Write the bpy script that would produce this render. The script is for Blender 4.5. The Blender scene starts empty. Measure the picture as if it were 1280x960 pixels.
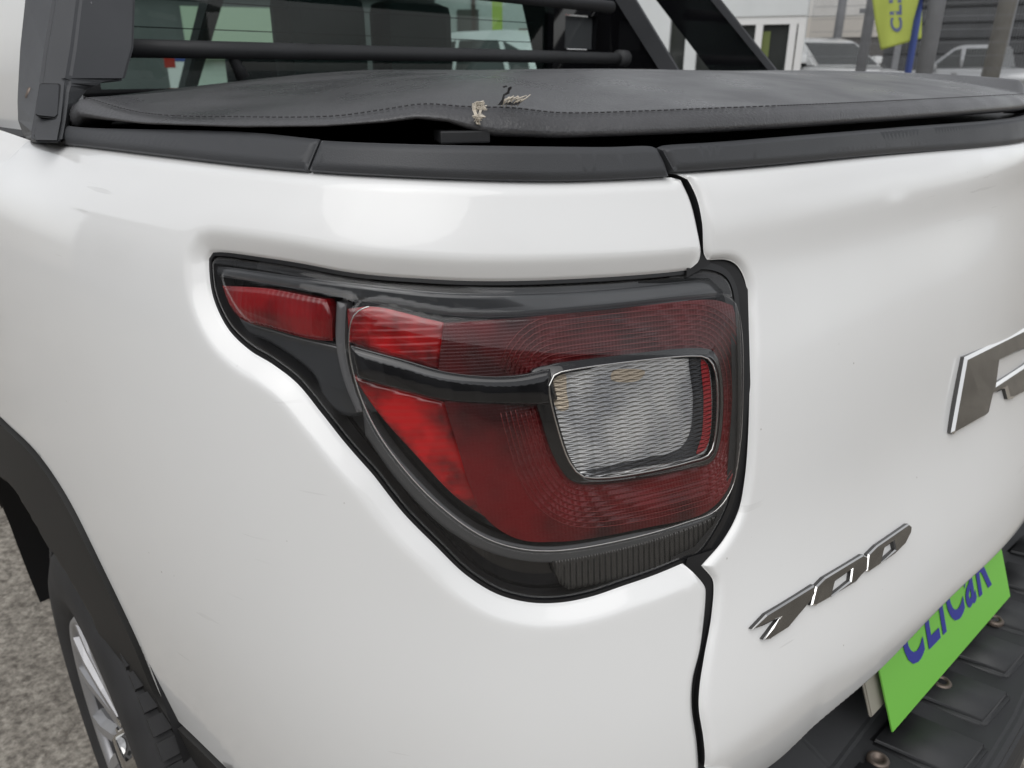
import bpy, bmesh, math, random
import numpy as np
from mathutils import Vector, Matrix
from mathutils.geometry import delaunay_2d_cdt
random.seed(7); rng = np.random.default_rng(7)
R = math.radians
SC = bpy.context.scene
COL = SC.collection

# ------------------------------------------------------------------ camera, sky, sun, exposure
CAM_Z = 1.17; YAW = R(47.0); PITCH = R(22.1); FPX = 960.0
cam_d = bpy.data.cameras.new("camera"); cam = bpy.data.objects.new("camera", cam_d); COL.objects.link(cam)
cam.location = (0, 0, CAM_Z); cam.rotation_euler = (math.pi/2-PITCH, 0, -YAW)
cam_d.lens = 27.0; cam_d.sensor_width = 36.0; cam_d.clip_start = 0.02; cam_d.clip_end = 2000
cam_d.dof.use_dof = True; cam_d.dof.focus_distance = 0.64; cam_d.dof.aperture_fstop = 11.0
SC.camera = cam
W = bpy.data.worlds.new("World"); SC.world = W; W.use_nodes = True
SUN_EL, SUN_ROT = R(56), R(238)
nt = W.node_tree; nt.nodes.clear()
sky = nt.nodes.new("ShaderNodeTexSky"); sky.sky_type = 'NISHITA'; sky.sun_disc = False
sky.sun_elevation = SUN_EL; sky.sun_rotation = SUN_ROT; sky.dust_density = 1.2; sky.air_density = 1.0; sky.ozone_density = 1.0
hs = nt.nodes.new("ShaderNodeHueSaturation"); hs.inputs['Saturation'].default_value = 0.13
# soft overcast cloud texture
tcn = nt.nodes.new("ShaderNodeTexCoord"); nz = nt.nodes.new("ShaderNodeTexNoise")
nz.inputs['Scale'].default_value = 2.6; nz.inputs['Detail'].default_value = 5; nz.inputs['Roughness'].default_value = .55
rp = nt.nodes.new("ShaderNodeMapRange"); rp.inputs['From Min'].default_value = .3; rp.inputs['From Max'].default_value = .7
rp.inputs['To Min'].default_value = .65; rp.inputs['To Max'].default_value = 1.35
mx = nt.nodes.new("ShaderNodeMix"); mx.data_type = 'RGBA'; mx.blend_type = 'MULTIPLY'; mx.inputs[0].default_value = 1
bg = nt.nodes.new("ShaderNodeBackground"); bg.inputs['Strength'].default_value = 0.10
wo = nt.nodes.new("ShaderNodeOutputWorld")
L = nt.links.new
L(sky.outputs[0], hs.inputs['Color']); L(tcn.outputs['Generated'], nz.inputs['Vector']); L(nz.outputs['Fac'], rp.inputs['Value'])
L(hs.outputs[0], mx.inputs[6]); L(rp.outputs[0], mx.inputs[7]); L(mx.outputs[2], bg.inputs['Color']); L(bg.outputs[0], wo.inputs['Surface'])
sl = bpy.data.lights.new("sun", 'SUN'); sl.energy = 0.9; sl.angle = R(70); sl.color = (1, .985, .965)
sun = bpy.data.objects.new("sun", sl); COL.objects.link(sun)
sun.rotation_euler = (math.pi/2-SUN_EL, 0, math.pi-SUN_ROT)
SC.view_settings.view_transform = 'Standard'; SC.view_settings.look = 'None'
SC.view_settings.exposure = 0.68; SC.view_settings.gamma = 1.0
SC.render.engine = 'CYCLES'
SC.cycles.max_bounces = 10; SC.cycles.transparent_max_bounces = 16

# ------------------------------------------------------------------ materials
def node_mat(name):
    m = bpy.data.materials.new(name); m.use_nodes = True
    t = m.node_tree; b = t.nodes['Principled BSDF']; return m, t, b
def mat(name, col, rough=.5, metal=0, coat=0, spec=.5, var=0, vscale=20, bump=0, bscale=400, rvar=0):
    m, t, b = node_mat(name)
    b.inputs['Base Color'].default_value = (*col, 1); b.inputs['Roughness'].default_value = rough
    b.inputs['Metallic'].default_value = metal; b.inputs['Coat Weight'].default_value = coat
    b.inputs['Coat Roughness'].default_value = .04; b.inputs['Specular IOR Level'].default_value = spec
    tc = t.nodes.new("ShaderNodeTexCoord")
    if var or rvar:
        n = t.nodes.new("ShaderNodeTexNoise"); n.inputs['Scale'].default_value = vscale; n.inputs['Detail'].default_value = 6
        t.links.new(tc.outputs['Object'], n.inputs['Vector'])
        if var:
            r = t.nodes.new("ShaderNodeMapRange"); r.inputs['From Min'].default_value = .25; r.inputs['From Max'].default_value = .75
            r.inputs['To Min'].default_value = 1-var; r.inputs['To Max'].default_value = 1+var
            x = t.nodes.new("ShaderNodeMix"); x.data_type = 'RGBA'; x.blend_type = 'MULTIPLY'; x.inputs[0].default_value = 1
            x.inputs[6].default_value = (*col, 1); t.links.new(n.outputs['Fac'], r.inputs['Value'])
            t.links.new(r.outputs[0], x.inputs[7]); t.links.new(x.outputs[2], b.inputs['Base Color'])
        if rvar:
            r2 = t.nodes.new("ShaderNodeMapRange"); r2.inputs['From Min'].default_value = .3; r2.inputs['From Max'].default_value = .7
            r2.inputs['To Min'].default_value = max(0, rough-rvar); r2.inputs['To Max'].default_value = rough+rvar
            t.links.new(n.outputs['Fac'], r2.inputs['Value']); t.links.new(r2.outputs[0], b.inputs['Roughness'])
    if bump:
        n2 = t.nodes.new("ShaderNodeTexNoise"); n2.inputs['Scale'].default_value = bscale; n2.inputs['Detail'].default_value = 3
        bp_ = t.nodes.new("ShaderNodeBump"); bp_.inputs['Strength'].default_value = bump; bp_.inputs['Distance'].default_value = .0006
        t.links.new(tc.outputs['Object'], n2.inputs['Vector']); t.links.new(n2.outputs['Fac'], bp_.inputs['Height'])
        t.links.new(bp_.outputs[0], b.inputs['Normal'])
    return m
def glass(name, tint, rough=.02, ior=1.5, dirt=0.0):
    m = bpy.data.materials.new(name); m.use_nodes = True; t = m.node_tree; t.nodes.clear()
    o = t.nodes.new("ShaderNodeOutputMaterial"); tr = t.nodes.new("ShaderNodeBsdfTransparent"); gl = t.nodes.new("ShaderNodeBsdfGlossy")
    tr.inputs[0].default_value = (*tint, 1); gl.inputs['Roughness'].default_value = rough
    f = t.nodes.new("ShaderNodeFresnel"); f.inputs['IOR'].default_value = ior
    ge = t.nodes.new("ShaderNodeNewGeometry"); om = t.nodes.new("ShaderNodeMath"); om.operation = 'SUBTRACT'; om.inputs[0].default_value = 1; t.links.new(ge.outputs['Backfacing'], om.inputs[1])
    fm = t.nodes.new("ShaderNodeMath"); fm.operation = 'MULTIPLY'; t.links.new(f.outputs[0], fm.inputs[0]); t.links.new(om.outputs[0], fm.inputs[1])
    mi = t.nodes.new("ShaderNodeMixShader"); t.links.new(fm.outputs[0], mi.inputs[0]); t.links.new(tr.outputs[0], mi.inputs[1]); t.links.new(gl.outputs[0], mi.inputs[2])
    if dirt:
        df = t.nodes.new("ShaderNodeBsdfDiffuse"); df.inputs[0].default_value = (.6, .6, .6, 1)
        tc = t.nodes.new("ShaderNodeTexCoord"); n = t.nodes.new("ShaderNodeTexNoise"); n.inputs['Scale'].default_value = 14; n.inputs['Detail'].default_value = 8
        r = t.nodes.new("ShaderNodeMapRange"); r.inputs['From Min'].default_value = .35; r.inputs['From Max'].default_value = .8; r.inputs['To Max'].default_value = dirt
        t.links.new(tc.outputs['Object'], n.inputs['Vector']); t.links.new(n.outputs['Fac'], r.inputs['Value'])
        m2 = t.nodes.new("ShaderNodeMixShader"); t.links.new(r.outputs[0], m2.inputs[0]); t.links.new(mi.outputs[0], m2.inputs[1]); t.links.new(df.outputs[0], m2.inputs[2])
        t.links.new(m2.outputs[0], o.inputs[0])
    else:
        t.links.new(mi.outputs[0], o.inputs[0])
    return m
def uvwave(name, col, rough, dist, scales, angles, metal=0, coat=0, strength=1.0, spec=.5, op='ADD', vary=None, vscale=20):
    """relief from sine ribs laid out in the patch's own metric UVs (metres)"""
    m, t, b = node_mat(name)
    b.inputs['Base Color'].default_value = (*col, 1); b.inputs['Roughness'].default_value = rough; b.inputs['Metallic'].default_value = metal
    b.inputs['Coat Weight'].default_value = coat; b.inputs['Specular IOR Level'].default_value = spec
    uv = t.nodes.new("ShaderNodeUVMap"); prev = None
    for s, a in zip(scales, angles):
        mp = t.nodes.new("ShaderNodeMapping"); mp.inputs['Rotation'].default_value = (0, 0, R(a))
        t.links.new(uv.outputs[0], mp.inputs['Vector'])
        sx = t.nodes.new("ShaderNodeSeparateXYZ"); t.links.new(mp.outputs[0], sx.inputs[0])
        mu = t.nodes.new("ShaderNodeMath"); mu.operation = 'MULTIPLY'; mu.inputs[1].default_value = 2*math.pi/s; t.links.new(sx.outputs[0], mu.inputs[0])
        sn = t.nodes.new("ShaderNodeMath"); sn.operation = 'SINE'; t.links.new(mu.outputs[0], sn.inputs[0])
        if prev is None: prev = sn
        else:
            ad = t.nodes.new("ShaderNodeMath"); ad.operation = op; t.links.new(prev.outputs[0], ad.inputs[0]); t.links.new(sn.outputs[0], ad.inputs[1]); prev = ad
    if vary:
        nn = t.nodes.new("ShaderNodeTexNoise"); nn.inputs['Scale'].default_value = vscale; nn.inputs['Detail'].default_value = 3
        cr = t.nodes.new("ShaderNodeValToRGB"); cr.color_ramp.elements[0].position = .36; cr.color_ramp.elements[1].position = .62
        cr.color_ramp.elements[0].color = (*vary, 1); cr.color_ramp.elements[1].color = (*col, 1)
        t.links.new(uv.outputs[0], nn.inputs['Vector']); t.links.new(nn.outputs['Fac'], cr.inputs[0]); t.links.new(cr.outputs[0], b.inputs['Base Color'])
    bu = t.nodes.new("ShaderNodeBump"); bu.inputs['Strength'].default_value = strength; bu.inputs['Distance'].default_value = dist
    t.links.new(prev.outputs[0], bu.inputs['Height']); t.links.new(bu.outputs[0], b.inputs['Normal'])
    return m

M = {}
def paint_mat():
    m, t, b = node_mat('white_paint'); b.inputs['Roughness'].default_value = .30; b.inputs['Coat Weight'].default_value = 1.0; b.inputs['Coat Roughness'].default_value = .025
    tc = t.nodes.new("ShaderNodeTexCoord")
    def noise(sc, det=4, vec=None):
        n = t.nodes.new("ShaderNodeTexNoise"); n.inputs['Scale'].default_value = sc; n.inputs['Detail'].default_value = det; t.links.new(vec or tc.outputs['Object'], n.inputs['Vector']); return n.outputs['Fac']
    def rng_(v, a, b_, c, d):
        r = t.nodes.new("ShaderNodeMapRange"); r.inputs['From Min'].default_value = a; r.inputs['From Max'].default_value = b_; r.inputs['To Min'].default_value = c; r.inputs['To Max'].default_value = d; t.links.new(v, r.inputs['Value']); return r.outputs[0]
    def mul(a, b_):
        n = t.nodes.new("ShaderNodeMath"); n.operation = 'MULTIPLY'; t.links.new(a, n.inputs[0]); t.links.new(b_, n.inputs[1]); return n.outputs[0]
    vo = t.nodes.new("ShaderNodeTexVoronoi"); vo.inputs['Scale'].default_value = 55; t.links.new(tc.outputs['Object'], vo.inputs['Vector'])
    speck = mul(rng_(vo.outputs['Distance'], .03, .07, 1, 0), rng_(noise(9), .60, .68, 0, 1))         # sparse specks of grime
    mp = t.nodes.new("ShaderNodeMapping"); mp.inputs['Scale'].default_value = (9, 9, 130); mp.inputs['Rotation'].default_value = (.25, .12, 0); t.links.new(tc.outputs['Object'], mp.inputs['Vector'])
    scr = mul(rng_(noise(1.0, 2, mp.outputs[0]), .705, .72, 0, .45), rng_(noise(6), .52, .60, 0, 1))     # short scuffs
    film = rng_(noise(3.2, 7), .45, .8, 0, .13)                                                     # thin road film
    def mixc(fac, ca, cb):
        x = t.nodes.new("ShaderNodeMix"); x.data_type = 'RGBA'; t.links.new(fac, x.inputs[0])
        if isinstance(ca, tuple): x.inputs[6].default_value = ca
        else: t.links.new(ca, x.inputs[6])
        x.inputs[7].default_value = cb; return x.outputs[2]
    c = mixc(film, (.815, .82, .815, 1), (.62, .60, .56, 1)); c = mixc(scr, c, (.60, .60, .59, 1)); c = mixc(speck, c, (.25, .23, .20, 1))
    t.links.new(c, b.inputs['Base Color']); t.links.new(rng_(noise(4, 6), .35, .7, .015, .07), b.inputs['Coat Roughness'])
    bu = t.nodes.new("ShaderNodeBump"); bu.inputs['Strength'].default_value = .05; bu.inputs['Distance'].default_value = .0005; t.links.new(noise(260, 2), bu.inputs['Height']); t.links.new(bu.outputs[0], b.inputs['Coat Normal'])
    return m
M['white'] = paint_mat()
M['black_plastic'] = mat('black_plastic', (.026, .027, .029), .6, var=.2, vscale=14, bump=.25, bscale=900, rvar=.1)
M['cladding'] = mat('cladding_plastic', (.014, .0135, .0128), .62, var=.2, vscale=10, bump=.3, bscale=700)
M['grey_plastic'] = mat('grey_plastic', (.045, .047, .051), .55, var=.12, vscale=9, bump=.3, bscale=1100, rvar=.08)
M['gap'] = mat('gap_black', (.008, .008, .009), .6)
M['gloss_black'] = mat('gloss_black', (.005, .005, .006), .08, coat=.6)
M['seal'] = mat('seal_rubber', (.01, .01, .011), .35)
M['vinyl'] = mat('vinyl', (.068, .068, .071), .33, var=.22, vscale=9, bump=1.0, bscale=420, rvar=.12)
M['thread'] = mat('fibre', (.55, .50, .42), .9, var=.3, vscale=300)
M['chrome'] = mat('chrome', (.50, .49, .475), .05, metal=1, coat=.4)
M['chrome_face_dimmed'] = mat('chrome_face_dimmed', (.30, .295, .285), .07, metal=1, var=.15, vscale=30)  # chrome darkened in colour for the dull surroundings it would mirror
M['badge_flank'] = mat('badge_flank', (.035, .034, .033), .3)  # flank coloured dark so it mirrors no bright sky
M['chrome_edge'] = mat('bright_trim_glint', (.85, .84, .82), .12, metal=1)
M['lens'] = glass('clear_lens', (.93, .93, .93), .015, 1.5, dirt=.012)
M['smoke'] = glass('smoked_lens', (.45, .44, .43), .03, 1.5)
M['red_hot'] = uvwave('bright_red_reflector', (.52, .004, .006), .2, .00014, (.0052, .021), (88, 4), coat=.6, vary=(.10, .001, .002), vscale=30)  # noise puts uneven glow through the red plastic into colour
M['red_dark'] = uvwave('dark_red_reflector', (.135, .001, .003), .3, .00006, (.0024, .0030), (90, 0), coat=.1, vary=(.028, .001, .0015), vscale=13)
M['red_mid'] = uvwave('mid_red_reflector', (.26, .004, .007), .25, .00012, (.0050, .013), (2, 90), coat=.5, vary=(.10, .002, .004), vscale=26)
PR = dict(op='MAXIMUM'); PS = (.0034, .0034); PA = (82, 98)
M['diamond'] = uvwave('prism_glass', (.62, .62, .61), .2, .0009, PS, PA, metal=.4, vary=(.30, .31, .33), vscale=22, **PR)
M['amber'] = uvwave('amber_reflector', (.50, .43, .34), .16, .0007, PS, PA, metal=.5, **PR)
M['red_prism'] = uvwave('red_prism', (.26, .01, .014), .2, .0007, PS, PA, **PR)
M['dark_prism'] = uvwave('dark_prism', (.05, .052, .058), .15, .0007, PS, PA, metal=.5, **PR)
M['mould'] = mat('mould_glint', (.19, .035, .035), .25)
M['ribs'] = uvwave('ribbed_reflector', (.065, .063, .06), .16, .0009, (.0050,), (6,), metal=.5)
M['frame_grey'] = mat('lamp_frame_grey', (.040, .042, .045), .15, coat=.5)
M['tyre'] = mat('tyre_rubber', (.022, .022, .023), .75, var=.25, vscale=18, bump=.4, bscale=200)
M['alloy'] = mat('alloy_silver', (.36, .36, .37), .40, metal=.6, var=.1); M['barrel'] = mat('barrel_grey', (.10, .10, .105), .5, metal=.6)
M['green_print'] = mat('green_plate', (.21, .60, .085), .45)
M['blue_print'] = mat('blue_lettering', (.035, .045, .33), .45)
M['glass'] = glass('car_glass', (.66, .75, .725), .01, 1.5)
M['interior'] = mat('cabin_trim', (.03, .03, .032), .8)
M['rust'] = mat('bolt_metal', (.16, .13, .11), .5, metal=.7)

# ------------------------------------------------------------------ object helpers
def link(name, me, parent=None, **props):
    o = bpy.data.objects.new(name, me); COL.objects.link(o)
    if parent is not None: o.parent = parent
    for k, v in props.items(): o[k] = v
    return o
def empty(name, label, cat, loc=(0, 0, 0), rz=0, group=None):
    o = link(name, None); o.location = loc; o.rotation_euler = (0, 0, rz); o.empty_display_size = .1
    o['label'] = label; o['category'] = cat
    if group: o['group'] = group
    return o
def from_bm(name, bm, m, parent=None, smooth=False, **props):
    bmesh.ops.recalc_face_normals(bm, faces=bm.faces[:])
    me = bpy.data.meshes.new(name); bm.to_mesh(me); bm.free(); me.materials.append(m)
    if smooth: me.polygons.foreach_set('use_smooth', [True]*len(me.polygons))
    return link(name, me, parent, **props)
def box(bm, c, s, rz=0, bev=0, mtx=None):
    mm = Matrix.Translation(c) @ Matrix.Rotation(rz, 4, 'Z') @ Matrix.Diagonal((*s, 1))
    if mtx is not None: mm = mtx @ mm
    g = bmesh.ops.create_cube(bm, size=1, matrix=mm)
    if bev:
        es = list({e for v in g['verts'] for e in v.link_edges})
        bmesh.ops.bevel(bm, geom=es, offset=bev, segments=2, affect='EDGES', profile=.6)
def tube(bm, pts, r, n=10, caps=True):
    pts = [Vector(p) for p in pts]; rings = []
    for i, p in enumerate(pts):
        d = (pts[min(i+1, len(pts)-1)]-pts[max(i-1, 0)]).normalized()
        a = d.cross(Vector((0, 0, 1)))
        if a.length < 1e-4: a = d.cross(Vector((1, 0, 0)))
        a.normalize(); b = d.cross(a); rr = r[i] if hasattr(r, '__len__') else r
        rings.append([bm.verts.new(p+a*rr*math.cos(2*math.pi*k/n)+b*rr*math.sin(2*math.pi*k/n)) for k in range(n)])
    for i in range(len(rings)-1):
        for k in range(n): bm.faces.new((rings[i][k], rings[i][(k+1) % n], rings[i+1][(k+1) % n], rings[i+1][k]))
    if caps: bm.faces.new(rings[0]); bm.faces.new(rings[-1])
def prism(bm, poly, a, b, fn):
    """polygon (2-D) swept from a to b; fn(p, q) -> 3-D"""
    A = [bm.verts.new(fn(p, a)) for p in poly]; B = [bm.verts.new(fn(p, b)) for p in poly]; n = len(poly)
    for i in range(n): bm.faces.new((A[i], A[(i+1) % n], B[(i+1) % n], B[i]))
    bm.faces.new(A); bm.faces.new(B[::-1])
def lathe(bm, prof, axis_fn, n=48, close=False):
    rings = [[bm.verts.new(axis_fn(r, h, 2*math.pi*k/n)) for k in range(n)] for r, h in prof]
    m_ = len(rings)
    for i in range(m_ if close else m_-1):
        A, B = rings[i], rings[(i+1) % m_]
        for k in range(n): bm.faces.new((A[k], A[(k+1) % n], B[(k+1) % n], B[k]))

# ------------------------------------------------------------------ view geometry (where a sight line through the photo meets a surface)
Fv = np.array([math.sin(YAW)*math.cos(PITCH), math.cos(YAW)*math.cos(PITCH), -math.sin(PITCH)])
Rv = np.array([math.cos(YAW), -math.sin(YAW), 0.]); Uv = np.array([math.sin(YAW)*math.sin(PITCH), math.cos(YAW)*math.sin(PITCH), math.cos(PITCH)])
CP = np.array([0, 0, CAM_Z])
def ray(u, v): return Fv*FPX+Rv*(u-640)-Uv*(v-480)
def project(P):
    d = P-CP; w = d@Fv
    return np.stack([640+FPX*(d@Rv)/w, 480-FPX*(d@Uv)/w], -1)
def at_y(u, v, y): d = ray(u, v); return CP+d*(y/d[1])
def at_x(u, v, x): d = ray(u, v); return CP+d*(x/d[0])
def at_z(u, v, z): d = ray(u, v); return CP+d*((z-CAM_Z)/d[2])

# ------------------------------------------------------------------ the body skin: one smooth surface S(t, z), t = metres along the plan curve
def nspline(x, y):
    x = np.array(x, float); y = np.array(y, float); o = np.argsort(x); x = x[o]; y = y[o]; n = len(x); h = np.diff(x)
    A = np.eye(n); b = np.zeros(n)
    for i in range(1, n-1):
        A[i, i-1] = h[i-1]; A[i, i] = 2*(h[i-1]+h[i]); A[i, i+1] = h[i]
        b[i] = 6*((y[i+1]-y[i])/h[i]-(y[i]-y[i-1])/h[i-1])
    m = np.linalg.solve(A, b)
    def f(q):
        q = np.asarray(q, float); i = np.clip(np.searchsorted(x, q)-1, 0, n-2); hh = h[i]; qc = np.clip(q, x[0], x[-1])
        a = (x[i+1]-qc)/hh; c = (qc-x[i])/hh
        r = a*y[i]+c*y[i+1]+((a**3-a)*m[i]+(c**3-c)*m[i+1])*hh*hh/6
        s0 = (y[1]-y[0])/h[0]-h[0]*m[1]/6; s1 = (y[-1]-y[-2])/h[-1]+h[-1]*m[-2]/6
        return r+np.where(q < x[0], (q-x[0])*s0, 0)+np.where(q > x[-1], (q-x[-1])*s1, 0)
    return f
PLAN = np.array([(.385, 2.3), (.268, 1.6), (.207, 1.2), (.200, .95), (.208, .76), (.222, .62), (.240, .52), (.275, .43), (.335, .358), (.42, .303), (.55, .252), (.70, .223), (.90, .200), (1.10, .182), (1.30, .180), (1.50, .20), (1.62, .235)])
# arclength via a dense chord-length spline
_t = np.concatenate([[0], np.cumsum(np.linalg.norm(np.diff(PLAN, axis=0), axis=1))])
bx, by = nspline(_t, PLAN[:, 0]), nspline(_t, PLAN[:, 1])
_q = np.linspace(0, _t[-1], 4000); _len = np.concatenate([[0], np.cumsum(np.hypot(np.diff(bx(_q)), np.diff(by(_q))))])
def _re(t): return np.interp(t, _len, _q)
TK = np.interp(_t, _q, _len)
bx, by = nspline(TK, PLAN[:, 0]), nspline(TK, PLAN[:, 1])
wx = nspline(TK, [1, 1, 1, 1, 1, 1, .95, .75, .45, .2, .05, 0, 0, 0, 0, 0, 0])
wy = nspline(TK, [0, 0, 0, 0, 0, .04, .12, .35, .65, .87, .97, 1, 1, 1, 1, 1, 1])
dxz = nspline([1.16, 1.125, 1.10, 1.07, 1.02, .92, .80, .70, .60, .50, .3], [.095, .066, .048, .030, .014, 0, -.008, -.010, -.006, .002, .02])
dyz = nspline([1.16, 1.125, 1.10, 1.07, 1.02, .92, .80, .72, .66, .62, .58, .50, .3], [.085, .072, .063, .050, .030, 0, -.022, -.045, -.062, -.070, -.074, -.07, -.05])
tgz = nspline([1.2, 1.11, 1.098, 1.085, 1.06, 1.03, 1.0, .95, .85, .75, .69, .665, .645, .625, .60, .57, .5], [-.01, -.004, .002, .004, .002, -.006, -.010, -.010, -.006, -.003, .002, .004, .005, .006, .007, .008, .010])
def S0(t, z, tg=False):
    x = bx(t)+wx(t)*dxz(z); y = by(t)+wy(t)*dyz(z)
    if tg: y = y-tgz(z)
    return np.stack([x, y, z+0*x], -1)
def N0(t, z, tg=False):
    e = 5e-4
    a = S0(t+e, z, tg)-S0(t-e, z, tg); b = S0(t, z+e, tg)-S0(t, z-e, tg)
    n = np.cross(a, b); return n/np.linalg.norm(n, axis=-1, keepdims=True)
def SO(t, z, off=0., tg=False): return S0(t, z, tg)+N0(t, z, tg)*np.asarray(off)[..., None]
_gt, _gz = np.meshgrid(np.linspace(.3, TK[-1], 240), np.linspace(.3, 1.2, 120)); _gt = _gt.ravel(); _gz = _gz.ravel()
_gp = {}
def bp(px, off=0., tg=False):
    """photo points -> (t, z) on the skin pushed by off along its normal"""
    px = np.atleast_2d(np.array(px, float))
    if tg not in _gp:
        P = S0(_gt, _gz, tg); _gp[tg] = (project(P), np.linalg.norm(P-CP, axis=1), (N0(_gt, _gz, tg)*(P-CP)).sum(1) < 0)
    g, dist, face = _gp[tg]; out = []
    for p in px:
        d = np.hypot(*(g-p).T)+np.where(face, 0, 200); i = np.argmin(d); out.append((_gt[i], _gz[i]))
    q = np.array(out); e = 1e-4
    for _ in range(12):
        f = project(SO(q[:, 0], q[:, 1], off, tg)); r = px-f
        ft = (project(SO(q[:, 0]+e, q[:, 1], off, tg))-f)/e; fz = (project(SO(q[:, 0], q[:, 1]+e, off, tg))-f)/e
        det = ft[:, 0]*fz[:, 1]-ft[:, 1]*fz[:, 0]; det = np.where(np.abs(det) < 1e-3, 1e-3, det)
        dt = (r[:, 0]*fz[:, 1]-r[:, 1]*fz[:, 0])/det; dz = (ft[:, 0]*r[:, 1]-ft[:, 1]*r[:, 0])/det
        q = q+np.clip(np.stack([dt, dz], -1), -.03, .03)
    return q
def smooth_line(pts, closed=False, step=.004, corner=40):
    """Catmull-Rom through points, corners sharper than `corner` degrees kept"""
    P = np.array(pts, float); n = len(P); out = []
    def ang(i):
        if not closed and i in (0, n-1): return True
        a = P[i]-P[i-1]; b = P[(i+1) % n]-P[i]
        c = (a@b)/(np.linalg.norm(a)*np.linalg.norm(b)+1e-12); return math.degrees(math.acos(max(-1, min(1, c)))) > corner
    cr = [ang(i) for i in range(n)]
    for i in range(n if closed else n-1):
        p1, p2 = P[i], P[(i+1) % n]
        p0 = P[i-1] if not cr[i] else p1-(p2-p1); p3 = P[(i+2) % n] if not cr[(i+1) % n] else p2+(p2-p1)
        l = np.linalg.norm(p2-p1); k = max(1, int(math.ceil(l/step)))
        d0 = max(np.linalg.norm(p1-p0), 1e-9)**.5; d1 = max(l, 1e-9)**.5; d2 = max(np.linalg.norm(p3-p2), 1e-9)**.5
        m1 = (p2-p1)+d1*((p1-p0)/d0-(p2-p0)/(d0+d1)) ; m2 = (p2-p1)+d1*((p3-p2)/d2-(p3-p1)/(d1+d2))
        for s in np.arange(k)/k:
            out.append((2*s**3-3*s**2+1)*p1+(s**3-2*s**2+s)*m1+(-2*s**3+3*s**2)*p2+(s**3-s**2)*m2)
    if not closed: out.append(P[-1])
    return np.array(out)
def segdist(p, A, B):
    out = np.full(len(p), 1e9)
    for i in range(0, len(p), 4000):
        q = p[i:i+4000, None, :]; d = B-A; l2 = (d*d).sum(1)+1e-18
        s = np.clip(((q-A)*d).sum(2)/l2, 0, 1); out[i:i+4000] = np.sqrt((((A+s[..., None]*d)-q)**2).sum(2).min(1))
    return out
def linedist(p, L_, closed=False):
    L_ = np.asarray(L_); B = np.roll(L_, -1, 0) if closed else L_[1:]; A = L_ if closed else L_[:-1]
    return segdist(p, A, B)
def inside(p, poly):
    x, y = p[:, 0], p[:, 1]; c = np.zeros(len(p), bool); x1, y1 = poly[:, 0], poly[:, 1]; x2, y2 = np.roll(x1, -1), np.roll(y1, -1)
    for a, b, c2, d in zip(x1, y1, x2, y2):
        if b == d: continue
        k = ((b > y) != (d > y)) & (x < (c2-a)*(y-b)/(d-b)+a); c ^= k
    return c
def sdf(p, poly): d = linedist(p, poly, True); return np.where(inside(p, poly), d, -d)

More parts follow.
